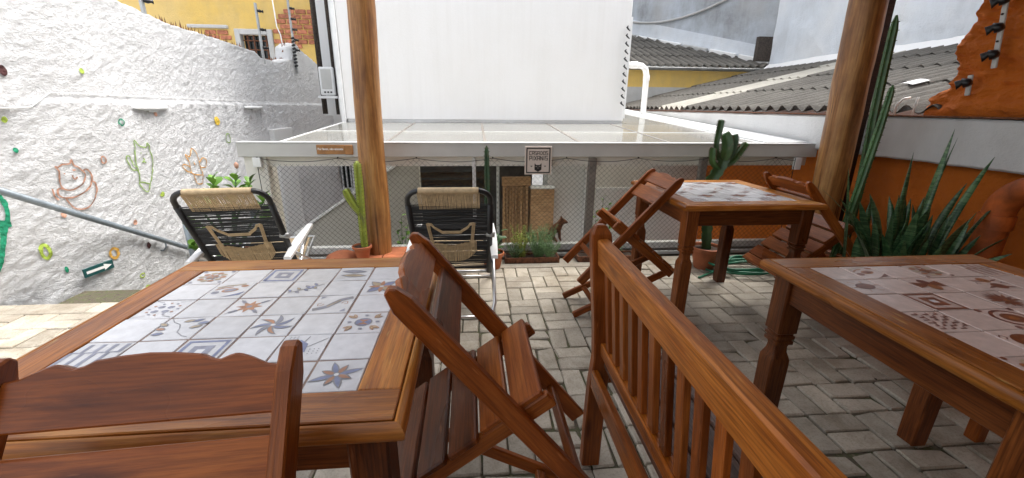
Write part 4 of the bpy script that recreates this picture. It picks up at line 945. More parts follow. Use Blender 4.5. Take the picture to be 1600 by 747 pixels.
# --- folding chairs, tilted with their backs on the tables. local X runs up the stiles
def chair(label):
    t = thing('folding_chair', label, 'chair', group='wooden folding chairs tilted on the tables')
    W = 'chair_wood'; L, hw, ap, be = .825, .189, .389, 1.538
    for s in (-1, 1):
        prof = [(-.012, -.025), (-.012, .025), (L-.03, .025), (L+.006, .016), (L+.017, .004), (L+.014, -.010), (L-.03, -.025)]
        MB().prism(prof, 1, s*hw-.012, s*hw+.012).build('stile', W, t, bevel=.003)
    # wavy head rail
    half = [(0, -.022), (.06, -.018), (.13, -.006), (.17, -.001), (.20, -.004), (.235, -.009), (.27, -.006), (.31, .001), (.40, .005), (.5, .007)]
    top = half+[(1-a, b) for a, b in reversed(half[:-1])]; w_ = hw-.0125
    poly = [(-w_+2*w_*a, b) for a, b in top]; mb = MB(); x0 = -.088
    secs = [[(x0, p[0], zz), (p[1], p[0], zz), (p[1], p[0], -zz), (x0, p[0], -zz)] for p in poly for zz in (.009,)]
    mw = Matrix.Translation((L+.004, 0, 0)) @ Matrix(((0, 1, 0, 0), (1, 0, 0, 0), (0, 0, -1, 0), (0, 0, 0, 1)))
    mb.loft([[(q[1], q[0], -q[2]) for q in sct] for sct in secs]).build('head_rail', W, t, mw=mw, bevel=.0025)
    plank('back_slat', (L-.158, -w_, 0), (L-.158, w_, 0), .088, .018, (1, 0, 0), W, t)
    plank('cross_rail', (.15, -w_, 0), (.15, w_, 0), .034, .022, (1, 0, 0), W, t)
    bd = Vector((math.cos(be), 0, -math.sin(be))); bn = Vector((math.sin(be), 0, math.cos(be))); pv = Vector((ap, 0, 0)); hb = hw-.026
    for s in (-1, 1):
        o = Vector((0, s*hb, 0))
        plank('seat_rail', pv-bd*.09+o, pv+bd*.425+o, .044, .022, bn, W, t, .004)
    for q in (-.047, .047, .141, .235, .329, ):
        w2 = hw-.014 if q < .06 else hw+.002
        c = pv+bd*(q+.006)+bn*.0315
        plank('seat_slat', c+Vector((0, -w2, 0)), c+Vector((0, w2, 0)), .083, .018, bd, W, t, .004)
    c = pv+bd*.405+bn*.0315; plank('seat_slat', c+Vector((0, -hw, 0)), c+Vector((0, hw, 0)), .05, .018, bd, W, t, .004)
    e0 = pv+bd*.407; a = -be-2.0; cdv = Vector((math.cos(a), 0, math.sin(a))); cn = Vector((-math.sin(a), 0, math.cos(a)))
    for s in (-1, 1):
        o = Vector((0, s*(hb-.024), 0)); plank('rear_leg', e0+o-cdv*.02, e0+cdv*.655+o, .042, .022, cn, W, t, .004)
    plank('leg_rail', e0+cdv*.5+Vector((0, -hb+.036, 0)), e0+cdv*.5+Vector((0, hb-.036, 0)), .034, .02, cdv, W, t)
    return t
ch = chair('folding chair tilted on the right edge of the nearest table, seat slats towards the view')
ch.location = (.334, .980, .264); ch.rotation_euler = (0, -.907, math.pi+.016)
dup(ch, 'folding chair seen from behind at the lower left corner, before the nearest table', (-.441, .081, .252), (0, -.949, math.pi/2+.059))
dup(ch, 'folding chair leaning on the left edge of the farther table', (.619, 2.475, .27), (0, -.832, .025))
dup(ch, 'folding chair leaning on the right edge of the farther table, before the log post', (2.444, 2.375, .258), (0, -.836, math.pi-.028))

# --- bench with a slatted back
b_ = thing('wooden_bench', 'long wooden bench with upright back slats in the foreground', 'bench', (0, 0, 0))
W = 'bench_wood'
def bx_(z): return interp([(0, .408), (.33, .412), (.48, .425), (.93, .382)], z)
for y, sgn in ((1.215, 1), (-.36, -1)):
    secs = []
    for z in (0, .2, .36, .46, .6, .75, .86, .905, .925, .932):
        h = .033 if z < .9 else .033-(z-.9)*.5; xx = bx_(z); d = .021 if z < .92 else .014
        secs.append([(z, xx-h, y-d), (z, xx+h, y-d), (z, xx+h-(.004 if z > .9 else 0), y+d), (z, xx-h, y+d)])
    MM = Matrix(((0, 1, 0, 0), (0, 0, 1, 0), (1, 0, 0, 0), (0, 0, 0, 1)))
    MB().loft(secs).build('back_post', 'chair_wood', b_, mw=MM, bevel=.004)
    plank('front_leg', (.83, y, 0), (.83, y, .425), .055, .045, (1, 0, 0), 'chair_wood', b_)
    plank('side_rail', (.44, y-.0*sgn, .39), (.80, y, .39), .07, .024, (0, 0, 1), W, b_)
def ytop(z): return bx_(z)
plank('top_rail', (bx_(.845), -.338, .848), (bx_(.845), 1.193, .848), .088, .036, (-.09, 0, 1), W, b_, .005)
plank('lower_rail', (bx_(.50), -.338, .502), (bx_(.50), 1.193, .502), .05, .032, (-.09, 0, 1), W, b_, .004)
k = 0; y = 1.139
while y > -.32:
    plank('back_slat', (bx_(.528), y, .528), (bx_(.803), y, .803), .030, .017, (0, 1, 0), 'chair_wood', b_, .002); y -= .0688
plank('seat_rail', (.395, -.338, .388), (.395, 1.193, .388), .07, .026, (0, 0, 1), W, b_, .005)
plank('seat_rail', (.832, -.335, .390), (.832, 1.19, .390), .07, .024, (0, 0, 1), W, b_, .005)
for i, x in enumerate((.475, .580, .685, .800)): plank('seat_board', (x, -.36, .439+.001*i), (x, 1.236, .439+.001*i), .1 if i < 3 else .118, .022, (1, 0, 0), 'seat_wood', b_, .004)
# stool standing beyond the right table: only a leg shows
s_ = thing('wooden_stool', 'wooden stool pushed under the right side of the right table, only a leg showing', 'stool', (2.15, 1.28, 0))
for x in (-.14, .14):
    for y in (-.07, .14): plank('leg', (x, y, 0), (x, y, .43), .045, .045, (1, 0, 0), 'chair_wood', s_)
plank('seat_board', (-.17, .04, .442), (.17, .04, .442), .3, .022, (0, 1, 0), 'chair_wood', s_)

# --- deck chairs
def deckchair(label, loc, rz):
    t = thing('deck_chair', label, 'deck chair', loc, rz, 'black corded aluminium deck chairs by the net')
    top, bot = Vector((0, .02, .825)), Vector((0, .385, .19)); d = (bot-top); Lb = d.length; dn = d.normalized(); nrm = Vector((0, dn.z, -dn.y))  # nrm: rearwards
    if nrm.y > 0: nrm = -nrm
    hw = .235; rr = .075
    def bp(x, s, off=0): p = top+dn*s+nrm*off; return Vector((x, p.y, p.z))
    pts = [bp(-hw, Lb)]+[bp(-hw, s) for s in (.5, .3, .15, rr)]
    for k in range(1, 7): a = math.pi/2*k/6; pts.append(bp(-hw+rr*(1-math.cos(a)), rr*(1-math.sin(a))))
    pts += [bp(0, 0)]
    full = pts+[Vector((-p.x, p.y, p.z)) for p in reversed(pts[:-1])]
    MB().tube(full, .0155, 12).build('back_frame', 'black_plastic', t, smooth=True)
    # beige wound head roll
    roll = MB(); n = 46
    secs = []
    for k in range(n*2+1):
        x = -hw+rr*.9+(2*hw-1.8*rr)*k/(2*n); r = .0185+.0016*(k % 2); c = bp(x, 0)
        secs.append([(x, c.y+r*math.cos(a), c.z+r*math.sin(a)) for a in [2*math.pi*i/10 for i in range(10)]])
    roll.loft(secs).build('head_roll', 'beige_cord', t, smooth=True)
    mb = MB(); k = 0; x = -.172
    while x < .172:
        s1 = .135; mb.tube([bp(x, -.0, .019), bp(x+random.uniform(-.0012, .0012), .06, .010), bp(x+random.uniform(-.002, .002), s1, .003)], .0029, 5, False); x += .0070
    tag(mb.build('head_cords', 'beige_cord', t, smooth=True), kind='stuff')
    mb = MB(); s = .105
    while s < Lb-.03:
        if random.random() < .94:
            o = .004+random.uniform(-.002, .002); j = random.uniform(-.0035, .0035)
            mb.tube([bp(-hw, s, o), bp(-.1, s+j, o+random.uniform(-.003, .003)), bp(.1, s+j*.6, o+random.uniform(-.003, .003)), bp(hw, s+random.uniform(-.002, .002), o)], .0037, 5, False)
            if random.random() < .35: mb.tube([bp(-hw, s, -o-.004), bp(hw, s+.003, -o-.004)], .003, 4, False)
        s += .0088
    s = .105
    for e in (-1, 1): mb.tube([bp(e*hw, .1), bp(e*hw, Lb)], .0185, 9)
    tag(mb.build('woven_back', 'black_cord', t, smooth=True), kind='stuff')
    # beige cat worked into the back: two ears, sides, muzzle
    mb = MB(); O = .013
    def cord(p, w=.0032): mb.tube([bp(x, s, O) for x, s in p], w, 5, False)
    for e in (-1, 1):
        for q in range(3): cord([(e*(.145-.007*q), .245), (e*(.135-.007*q), .36), (e*(.128-.007*q), .46)])
        for q in range(3): cord([(e*.14, .243+.008*q), (e*.115, .247+.008*q), (e*.10, .275+.008*q), (e*.07, .300+.008*q), (e*.055, .315+.008*q)])
    for q in range(3): cord([(-.06, .315+.008*q), (.06, .315+.008*q)])
    x = -.15
    while x < .15:
        u = abs(x)/.15; s0 = .415+.025*max(0, 1-abs(x)/.09) if u < .75 else .395-.0*u; s1 = .60-.10*u**3
        if s1 < Lb-.06: cord([(x, s0+random.uniform(0, .006)), (x+random.uniform(-.002, .002), s1)], .0031)
        x += .0071
    tag(mb.build('cat_motif', 'beige_cord', t, smooth=True), kind='stuff')
    # seat
    sf, sb = Vector((0, .86, .30)), Vector((0, .385, .20))
    mb = MB(); x = -.2
    while x < .2: mb.tube([(x, sb.y, sb.z), (x, .62, .215), (x, sf.y, sf.z)], .003, 4, False); x += .0074
    tag(mb.build('seat_cords', 'beige_cord', t, smooth=True), kind='stuff')
    MB().tube([(-hw, .385, .19), (-hw, .86, .3), (hw, .86, .3), (hw, .385, .19), (-hw, .385, .19)], .0125, 8).build('seat_frame', 'aluminium', t, smooth=True)
    MB().tube([(-.215, .06, .012), (.215, .06, .012)], .0125, 10).build('foot_bar', 'aluminium', t, smooth=True)
    for e in (-1, 1):
        X = e*.262
        MB().tube([(e*.215, .06, .012), (e*.245, .07, .03), (X, .12, .08), (X, .42, .36), (X, .60, .415)], .0125, 10).build('rear_leg', 'aluminium', t, smooth=True)
        MB().tube([(X, .72, .0125), (X, .60, .2), (X, .22, .40)], .0125, 10).build('front_leg', 'aluminium', t, smooth=True)
        secs = []
        for k in range(9):
            u = k/8; y = .10+.58*u; z = .395+.045*u+.012*math.sin(u*3); h = .026*(.75+.25*math.sin(math.pi*min(1, u*1.1))); secs.append([(X-h, y, z-.010), (X+h, y, z-.010), (X+h, y, z+.008), (X+h*.6, y, z+.013), (X-h*.6, y, z+.013), (X-h, y, z+.008)])
        MB().loft(secs).build('armrest', 'white_plastic', t, smooth=True, angle=.8)
    MB().tube([(-.262, .72, .0125), (.262, .72, .0125)], .0125, 10).build('foot_bar', 'aluminium', t, smooth=True)
    MB().tube([bp(hw-.02, .355, .0), bp(hw+.03, .355, .01)], .019, 8).build('pivot_ring', 'galvanised', t, smooth=True)
    return t
dc = deckchair('black deck chair with a beige cat pattern, standing right of the thinner log post', (-.155, 2.30, 0), 0)
dup(dc, 'black corded deck chair behind the far edge of the nearest table', (-1.385, 2.32, 0), (0, 0, .12))
# ================================================================ SIGNS
sg = thing('name_sign', 'square cream sign lettered CASA DOS PIXANIS with a black cat head', 'sign', (.405, 3.458, .737))
W_, H_ = .224, .232
MB().box(0, W_, 0, .012, 0, H_).build('board', 'sign_board', sg, bevel=.002)
fr = MB(); a, b = .012, .022
for x0, x1, z0, z1 in ((a, W_-a, a, a+.009), (a, W_-a, H_-a-.009, H_-a), (a, a+.009, a+.009, H_-a-.009), (W_-a-.009, W_-a, a+.009, H_-a-.009)): fr.box(x0, x1, -.0015, 0, z0, z1)
fr.build('border', 'ink', sg)
GL = {'C': ['1,1 0,1 0,0 1,0'], 'A': ['0,0 0,1 1,1 1,0', '0,.45 1,.45'], 'S': ['1,1 0,1 0,.5 1,.5 1,0 0,0'], 'D': ['0,0 0,1 .55,1 1,.7 1,.3 .55,0 0,0'], 'O': ['0,0 0,1 1,1 1,0 0,0'],
      'P': ['0,0 0,1 1,1 1,.45 0,.45'], 'I': ['.5,0 .5,1'], 'X': ['0,0 1,1', '0,1 1,0'], 'N': ['0,0 0,1 1,0 1,1']}
def word(mb, s, x, z, w_, h, gap, th, y=-.0014):
    for c in s:
        if c == ' ': x += gap*2.2; continue
        ww = w_*(.35 if c == 'I' else 1)
        for st_ in GL[c]:
            p = [tuple(map(float, q.split(','))) for q in st_.split()]
            for (ax, az), (bx2, bz) in zip(p, p[1:]):
                A, B = Vector((x+ax*ww, 0, z+az*h)), Vector((x+bx2*ww, 0, z+bz*h)); d = (B-A).normalized()*th/2; nn = Vector((-d.z, 0, d.x)); A -= d*.9; B += d*.9
                mb.add([(q.x, y, q.z) for q in (A-nn, B-nn, B+nn, A+nn)], [(0, 1, 2, 3)]); y -= .00002
        x += ww+gap
mb = MB(); word(mb, 'CASA', .038, .163, .0150, .027, .0072, .0044); word(mb, 'DOS', .131, .163, .0150, .027, .0072, .0044, -.0016); word(mb, 'PIXANIS', .038, .119, .0180, .032, .0080, .0048, -.002)
mb.build('lettering', 'ink', sg)
cat_ = [(.082, .088), (.0835, .094), (.094, .079), (.128, .079), (.139, .094), (.1405, .088), (.1405, .040), (.124, .030), (.112, .022), (.099, .030), (.082, .040)]
MB().add([(.111, -.0013, .06)]+[(x, -.0013, z) for x, z in cat_], [(0, 1+i, 1+(i+1) % 11) for i in range(11)]).build('cat_head', 'ink', sg)
mb = MB()
for x in (.093, .101, .121, .129): mb.add([(x-.0028, -.002, .064), (x+.0028, -.002, .0645), (x+.0018, -.002, .069), (x-.0018, -.002, .069)], [(0, 1, 2, 3)])
mb.add([(.111, -.002, .050), (.115, -.002, .056), (.107, -.002, .056)], [(0, 1, 2)])
mb.build('cat_face', 'sign_board', sg)
mb = MB()
for x in (.056, .170): mb.add([(x, -.0013, .062), (x+.009, -.0013, .071), (x+.006, -.0013, .0745), (x, -.0013, .071), (x-.006, -.0013, .0745), (x-.009, -.0013, .071)], [tuple(range(6))])
mb.build('hearts', 'ink', sg)
pl = thing('notice_plaque', 'small brown plaque with white lettering on the canopy fascia', 'plaque', (-1.25, 3.4655, .903))
MB().box(0, .215, -.006, .004, 0, .073).build('board', 'plaque', pl, bevel=.002)
MB().box(.215, .279, -.010, .004, -.003, .073).build('end_block', 'plaque', pl, bevel=.004)
tc = bpy.data.curves.new('lettering', 'FONT'); tc.body = 'Por favor, não encoste'; tc.size = .0215; tc.extrude = .0004; tc.offset = .0005
to = bpy.data.objects.new('lettering', tc); C.objects.link(to); dg = bpy.context.evaluated_depsgraph_get(); me = bpy.data.meshes.new_from_object(to.evaluated_get(dg)); bpy.data.objects.remove(to)
me.materials.clear(); me.materials.append(MT['white_plastic']); wdt = max(v.co.x for v in me.vertices)
lo = bpy.data.objects.new('lettering', me); C.objects.link(lo); lo.parent = pl; lo.location = (.010, -.0072, .033); lo.rotation_euler = (math.pi/2, 0, 0); lo.scale = (.195/wdt, 1.1, 1)

# ================================================================ PLANTS
def pot(name, label, x, y, z, r, h, mat='terracotta', cat='plant', nm='potted_cactus', group=None):
    t = thing(nm, label, cat, (x, y, z), group=group)
    MB().lathe([(r*.62, 0), (r*.72, h*.3), (r*.88, h*.78), (r*.90, h*.8), (r*1.02, h*.81), (r*1.04, h*.98), (r*.96, h), (r*.90, h*.97), (r*.86, h*.8), (.001, h*.78)], 26).build('pot', mat, t, smooth=True, angle=.7)
    MB().lathe([(r*.88, h*.86), (r*.5, h*.90), (.001, h*.91)], 18).build('soil', 'soil', t, smooth=True)
    return t
def cactus_stem(mb, pts, rads, ribs=6, depth=.32, m=0, bumps=0):
    pts = [Vector(p) for p in pts]; q = []; rs = []
    n = 26
    for k in range(n+1):
        u = k/n*(len(pts)-1); i = min(int(u), len(pts)-2); f = u-i
        p0, p1, p2, p3 = pts[max(0, i-1)], pts[i], pts[i+1], pts[min(len(pts)-1, i+2)]
        q.append(.5*((2*p1)+(-p0+p2)*f+(2*p0-5*p1+4*p2-p3)*f*f+(-p0+3*p1-3*p2+p3)*f**3)); rs.append(lerp(rads[i], rads[i+1], f))
    rs[-1] *= .25; rs[-2] *= .72; secs = []; ref = Vector((1, .3, 0)).normalized(); N = ribs*4
    for i, p in enumerate(q):
        t = (q[min(i+1, n)]-q[max(i-1, 0)]).normalized(); ref = (ref-t*ref.dot(t)).normalized(); bi = t.cross(ref); sec = []
        for k in range(N):
            a = 2*math.pi*k/N; c = .5+.5*math.cos(ribs*a); r = rs[i]*(1-depth+depth*c**1.5)
            if bumps and k % 4 == 0: r *= 1+bumps*(1 if i % 2 else -.6)
            sec.append(p+(ref*math.cos(a)+bi*math.sin(a))*r)
        secs.append(sec)
    mb.loft(secs, True, m); return q, rs
def spines(mb, q, rs, ribs, L, m=0):
    ref = Vector((1, .3, 0)).normalized()
    for i, p in enumerate(q[:-1]):
        t = (q[i+1]-q[max(0, i-1)]).normalized(); ref = (ref-t*ref.dot(t)).normalized(); bi = t.cross(ref)
        for k in range(ribs):
            a = 2*math.pi*k/ribs; d = ref*math.cos(a)+bi*math.sin(a); b = p+d*rs[i]*.97
            for e in (-1, 1): mb.add([b-t*.003, b+t*.003, b+d*L+bi*e*L*.5*math.cos(a)-ref*e*L*.5*math.sin(a)], [(0, 1, 2)], m)
def cactus(t, stems, mat, ribs=6, depth=.32, bumps=0, sp=.010):
    for pts, rads in stems:
        mb = MB(); q, rs = cactus_stem(mb, pts, rads, ribs, depth, 0, bumps); spines(mb, q, rs, ribs, sp, 1)
        mb.build('stem', [mat, 'spine'], t, smooth=True, angle=1.2)
# euphorbia in its terracotta pot
t = pot('pot', 'branching dark green cactus in a terracotta pot by the green hose', 1.90, 3.13, .0, .125, .19)
cactus(t, [([(0, 0, .16), (-.03, 0, .42), (-.06, 0, .68), (.02, 0, .86), (.03, 0, .98)], [.045, .055, .062, .05, .055]),
           ([(.02, 0, .88), (.03, -.02, .98), (.02, -.01, 1.06), (-.0, 0, 1.10)], [.03, .055, .05, .035]),
           ([(.04, 0, .88), (.075, -.01, .98), (.08, -.01, 1.05), (.075, 0, 1.09)], [.03, .04, .038, .03]),
           ([(-.01, 0, .90), (-.05, 0, 1.0), (-.045, 0, 1.12), (-.04, 0, 1.20)], [.02, .022, .03, .028]),
           ([(0, -.01, .82), (-.07, -.02, .88), (-.085, -.02, .96), (-.08, -.02, .99)], [.02, .028, .028, .02]),
           ([(.05, -.01, .86), (.10, -.02, .90), (.15, -.02, .98), (.18, -.02, 1.03)], [.02, .026, .024, .02]),
           ([(.05, .01, .88), (.12, .02, .94), (.17, .02, .99)], [.02, .022, .018])], 'cactus_mid', 4, .5, .16)
# yellow-green cactus beside the left post
t = pot('pot', 'yellow green columnar cactus with one arm beside the thinner log post', -.865, 3.06, .17, .07, .10)
cactus(t, [([(.02, 0, .05), (.02, 0, .3), (.025, 0, .55), (.025, 0, .73)], [.024, .028, .028, .026]), ([(.025, 0, .33), (-.02, 0, .40), (-.055, 0, .47), (-.075, 0, .53)], [.02, .026, .028, .024])], 'cactus_bright', 6, .3)
t = pot('pot', 'single slender dark green cactus rising behind the free standing deck chair', .085, 3.27, .0, .08, .15)
cactus(t, [([(0, 0, .12), (0, 0, .4), (.002, 0, .7), (0, 0, .99)], [.02, .024, .022, .017])], 'cactus_dark', 5, .35)
# two tall columns behind the thick post
for (lab, x, y, pts, rads) in (('tallest cactus column leaning behind the dark timber post', 2.53, 2.55, [(.02, 0, .16), (.025, .0, .8), (.0, .01, 1.3), (-.01, .02, 1.82)], [.022, .026, .026, .022]), ('shorter spiny cactus column in front of the tallest one', 2.46, 2.38, [(-.16, 0, .16), (-.09, 0, .7), (-.03, .02, 1.15), (-.005, .03, 1.42)], [.018, .022, .022, .015])):
    t = pot('pot', lab, x, y, 0, .15, .26, nm='tall_cactus'); cactus(t, [(pts, rads)], 'cactus_mid' if x > 2.45 else 'cactus_dark', 6, .34, 0, .008)
# snake plant
def blade(L, w_, bend, twist, n=9):
    mb = MB(); vs = []
    for k in range(n+1):
        u = k/n; h = w_*(1-.18*(1-u))*(1-max(0, (u-.55)/.45)**2.2)+.0006; y = bend*u*u*L; z = L*(u-.25*bend*bend*u*u); tw = twist*u
        for e, d in ((-1, .0), (-.45, -.25), (0, -.33), (.45, -.25), (1, 0)):
            xx, yy_ = h*e, h*d*.9; vs.append((xx*math.cos(tw)-yy_*math.sin(tw), y+xx*math.sin(tw)+yy_*math.cos(tw), z))
    m = len(vs); vs2 = [(x, y+.004*(1-.7*z/L), z) for x, y, z in vs]
    mb.add(vs+vs2, [f for k in range(n) for j in range(4) for f in ((k*5+j, k*5+j+1, k*5+j+6, k*5+j+5), (m+k*5+j+5, m+k*5+j+6, m+k*5+j+1, m+k*5+j))]+[f for k in range(n) for f in ((k*5, k*5+5, m+k*5+5, m+k*5), (k*5+4, m+k*5+4, m+k*5+9, k*5+9))])
    return mb
t = thing('snake_plant', 'large clump of banded snake plant against the orange wall', 'plant', (2.41, 2.03, 0))
MB().lathe([(.20, 0), (.24, .12), (.27, .30), (.285, .305), (.285, .335), (.26, .335), (.25, .29), (.01, .28)], 28).build('pot', 'terracotta', t, smooth=True, angle=.7)
MB().lathe([(.25, .30), (.001, .315)], 20).build('soil', 'soil', t)
rs_ = random.Random(11)
lv = [(.06, .02, .90, .024, .05, .4), (.12, -.04, .78, .020, .30, .2), (-.05, -.06, .88, .016, .28, .5), (-.33, .0, .70, .017, .06, 2.8), (-.02, .06, .77, .024, .05, 1.2), (-.22, -.08, .62, .012, .5, 2.6), (.24, -.03, .66, .018, .45, .1), (.20, .08, .62, .022, .4, .3)]
for k in range(58):
    a = rs_.uniform(0, 2*math.pi); rr = rs_.uniform(.02, .235); lv.append((rr*math.cos(a)*1.1, rr*.8*math.sin(a), rs_.uniform(.32, .54)*(1.1-.7*rr), rs_.uniform(.018, .032), rs_.uniform(.02, .5)*(.3+rr*3), a+rs_.uniform(-.6, .6)))
for (x, y, L, wd, bend, a) in lv:
    mw = Matrix.Translation((x, y, .29)) @ Matrix.Rotation(a-math.pi/2, 4, 'Z') @ Matrix.Rotation(-rs_.uniform(-.04, .10), 4, 'X')
    blade(L, wd, bend, rs_.uniform(-1.2, 1.2)).build('leaf', 'snake_leaf', t, smooth=True, mw=mw)
for (x, y, L, wd, bend, a) in ((-.02, -.10, .42, .012, .9, .8), (.10, -.12, .36, .010, 1.2, -.6), (-.2, -.06, .33, .011, 1.0, 3.3)):
    blade(L, wd, bend, 1.0).build('leaf', 'litter', t, smooth=True, mw=Matrix.Translation((x, y, .30)) @ Matrix.Rotation(a-math.pi/2, 4, 'Z'))
# succulent shrub behind the left deck chair, leaves one by one
def leaf_mesh(name, L, w_, mat, cup=.2, tip=.65, thick=.0):
    mb = MB(); n = 6; vs = []
    for k in range(n+1):
        u = k/n; h = w_*math.sin(math.pi*min(1, max(.02, u**tip)))**.75 if 0 < u < 1 else .0008; z = .12*L*math.sin(u*2.4)
        for e in (-1, 0, 1): vs.append((L*u, h*e, z+(cup*h if e else 0)))
    mb.add(vs, [(k*3+j, k*3+j+3, k*3+j+4, k*3+j+1) for k in range(n) for j in (0, 1)])
    o = mb.build(name, mat, smooth=True); me = o.data; bpy.data.objects.remove(o); return me
jl = leaf_mesh('leaf', .10, .034, 'bright_leaf', .25, 1.5)
def dirmat(p, d, roll=0): d = Vector(d).normalized(); q = d.to_track_quat('X', 'Z'); return Matrix.Translation(p) @ q.to_matrix().to_4x4() @ Matrix.Rotation(roll, 4, 'X')
t = pot('pot', 'leafy bright green succulent in a pot behind the left deck chair', -1.86, 3.16, 0, .15, .20, nm='succulent_shrub')
rj = random.Random(5); mbs = MB()
tips = [(-.19, .0, .60), (-.02, -.02, .74), (.13, .0, .77), (.21, .02, .72), (.30, 0, .60), (.34, -.03, .48), (-.22, -.05, .42), (-.22, -.08, .26), (.05, .05, .6), (-.1, .05, .55)]
for (x, y, z) in tips:
    mid = Vector((x*.45+rj.uniform(-.03, .03), y, z*.55+.06)); mbs.tube([(0, 0, .16), mid, (x, y, z)], [.012, .009, .005], 6)
    for q in range(9):
        a = q*2.4+rj.uniform(-.3, .3); e = .95-.1*q; p = Vector((x, y, z)).lerp(mid, .045*q)
        share(jl, 'leaf', t, dirmat(p, (math.cos(a), math.sin(a), .25+e*.9), rj.uniform(-.4, .4)) @ Matrix.Scale(rj.uniform(.55, 1.0), 4))
mbs.build('stem', 'cactus_mid', t, smooth=True)
MB().lathe([(.0, 0), (.013, .012), (.016, .035), (.004, .05)], 8, (.15, 0, .83)).build('flower_bud', 'paint_peach', t, smooth=True)
# little potted plant by the slender cactus, and leafy plants beyond the net
def bushy(nm, label, x, y, z, tips, size, n, mat, seed, L=.05, w_=.018, pot_=None):
    t = pot('pot', label, x, y, z, *pot_, nm=nm) if pot_ else thing(nm, label, 'plant', (x, y, z))
    r_ = random.Random(seed); lf = leaf_mesh('leaf', L, w_, mat, .2, 1.0); mb = MB()
    for (tx, ty, tz) in tips:
        mid = Vector((tx*.4+r_.uniform(-.02, .02), ty*.5, tz*.5)); mb.tube([(0, 0, .03), mid, (tx, ty, tz)], [.005, .004, .002], 5)
        for q in range(n):
            u = q/n; p = Vector((tx, ty, tz)).lerp(mid, u*1.2); a = q*2.3+r_.uniform(-.5, .5)
            share(lf, 'leaf', t, dirmat(p, (math.cos(a), math.sin(a), r_.uniform(-.2, .7)), r_.uniform(-.5, .5)) @ Matrix.Scale(r_.uniform(.6, 1.1)*size, 4))
    mb.build('stem', 'cactus_mid', t, smooth=True); return t
bushy('potted_plant', 'small dark leafy plant in a terracotta pot right of the free standing deck chair', .135, 3.23, 0, [(.0, -.02, .36), (.05, -.03, .32), (-.04, -.03, .28), (.06, .02, .25), (.02, -.05, .2)], 1.0, 5, 'cactus_mid', 2, .07, .024, (.085, .14))
bushy('leafy_plant', 'light green leafy plant beyond the net, left of the free standing deck chair', -.72, 3.95, -.35, [(.0, 0, .62), (.05, .02, .52), (-.05, 0, .46), (.06, -.02, .40), (-.04, .02, .34), (0, -.04, .28)], 1.1, 9, 'bright_leaf', 3)
bushy('leafy_plant', 'light green leafy plant beyond the net, behind the bench post', 1.30, 4.1, -.35, [(.0, 0, .76), (.07, .02, .66), (-.07, 0, .58), (.10, -.02, .52), (-.08, .02, .44), (0, -.04, .38), (.04, 0, .3)], 1.1, 9, 'bright_leaf', 4)
bushy('leafy_plant', 'spray of small leaves at the right edge by the orange pipe', 2.72, 1.66, .30, [(-.02, .02, .30), (.03, .0, .24), (.06, -.03, .18)], .9, 8, 'cactus_mid', 6)
# trays of herbs along the kerb
def tray(label, x0, x1, y):
    t = thing('herb_tray', label, 'planter', (0, y, 0), group='low herb trays along the kerb')
    MB().box(x0, x1, -.07, -.058, .006, .055).box(x0, x1, .058, .07, .006, .055).box(x0, x0+.012, -.058, .058, .006, .055).box(x1-.012, x1, -.058, .058, .006, .055).box(x0, x1, -.07, .07, .006, .012).build('tray', 'rust', t)
    mb = MB(); n = 24; vs = []
    for i in range(n+1):
        for j in range(5): xx = x0+.013+(x1-x0-.026)*i/n; yy_ = -.056+.112*j/4; vs.append((xx, yy_, .044+.014*fbm(xx*30, yy_*30)))
    mb.add(vs, [(i*5+j, i*5+j+5, i*5+j+6, i*5+j+1) for i in range(n) for j in range(4)]).build('soil', 'soil', t, smooth=True); return t
def herb(t, name, x, y, h, rad, n, mat, seed, needle=.02, wild=.5):
    r_ = random.Random(seed); mb = MB()
    for k in range(n):
        a = r_.uniform(0, 6.28); l = h*r_.uniform(.55, 1.05); rr = rad*r_.uniform(.2, 1); top_ = Vector((x+rr*math.cos(a), y+rr*math.sin(a)*.7, .05+l)); b0 = Vector((x+rr*.25*math.cos(a), y+rr*.2*math.sin(a), .045))
        mid = b0.lerp(top_, .5)+Vector((r_.uniform(-.02, .02), r_.uniform(-.02, .02), .02)); mb.tube([b0, mid, top_], .0012, 3, False)
        for q in range(22):
            u = q/22; p = (b0.lerp(mid, 2*u) if u < .5 else mid.lerp(top_, 2*u-1)); c = r_.uniform(0, 6.28); d = Vector((math.cos(c), math.sin(c), r_.uniform(.1, .9))).normalized(); s_ = d.orthogonal().normalized()*needle*.11
            mb.add([p-s_, p+s_, p+d*needle*r_.uniform(.6, 1.2)], [(0, 1, 2)])
    tag(mb.build(name, mat, t), kind='stuff')
t = tray('low rust coloured tray of herbs at the kerb, below the name sign', .235, .70, 3.36)
herb(t, 'rosemary', .53, 0, .27, .16, 58, 'herb_leaf', 1, .026); herb(t, 'rosemary', .62, -.03, .17, .12, 30, 'herb_leaf', 12, .024); herb(t, 'yellow_herb', .38, 0, .27, .10, 26, 'yellow_herb', 2, .03); herb(t, 'thyme', .32, -.02, .13, .10, 30, 'herb_leaf', 3, .018)
t = tray('low rust coloured tray of dry soil at the kerb, behind the leaning chair', .86, 1.38, 3.36)
herb(t, 'dry_twigs', 1.05, 0, .20, .14, 12, 'spine', 8, .012); herb(t, 'small_weeds', 1.2, 0, .07, .1, 16, 'herb_leaf', 9, .016)
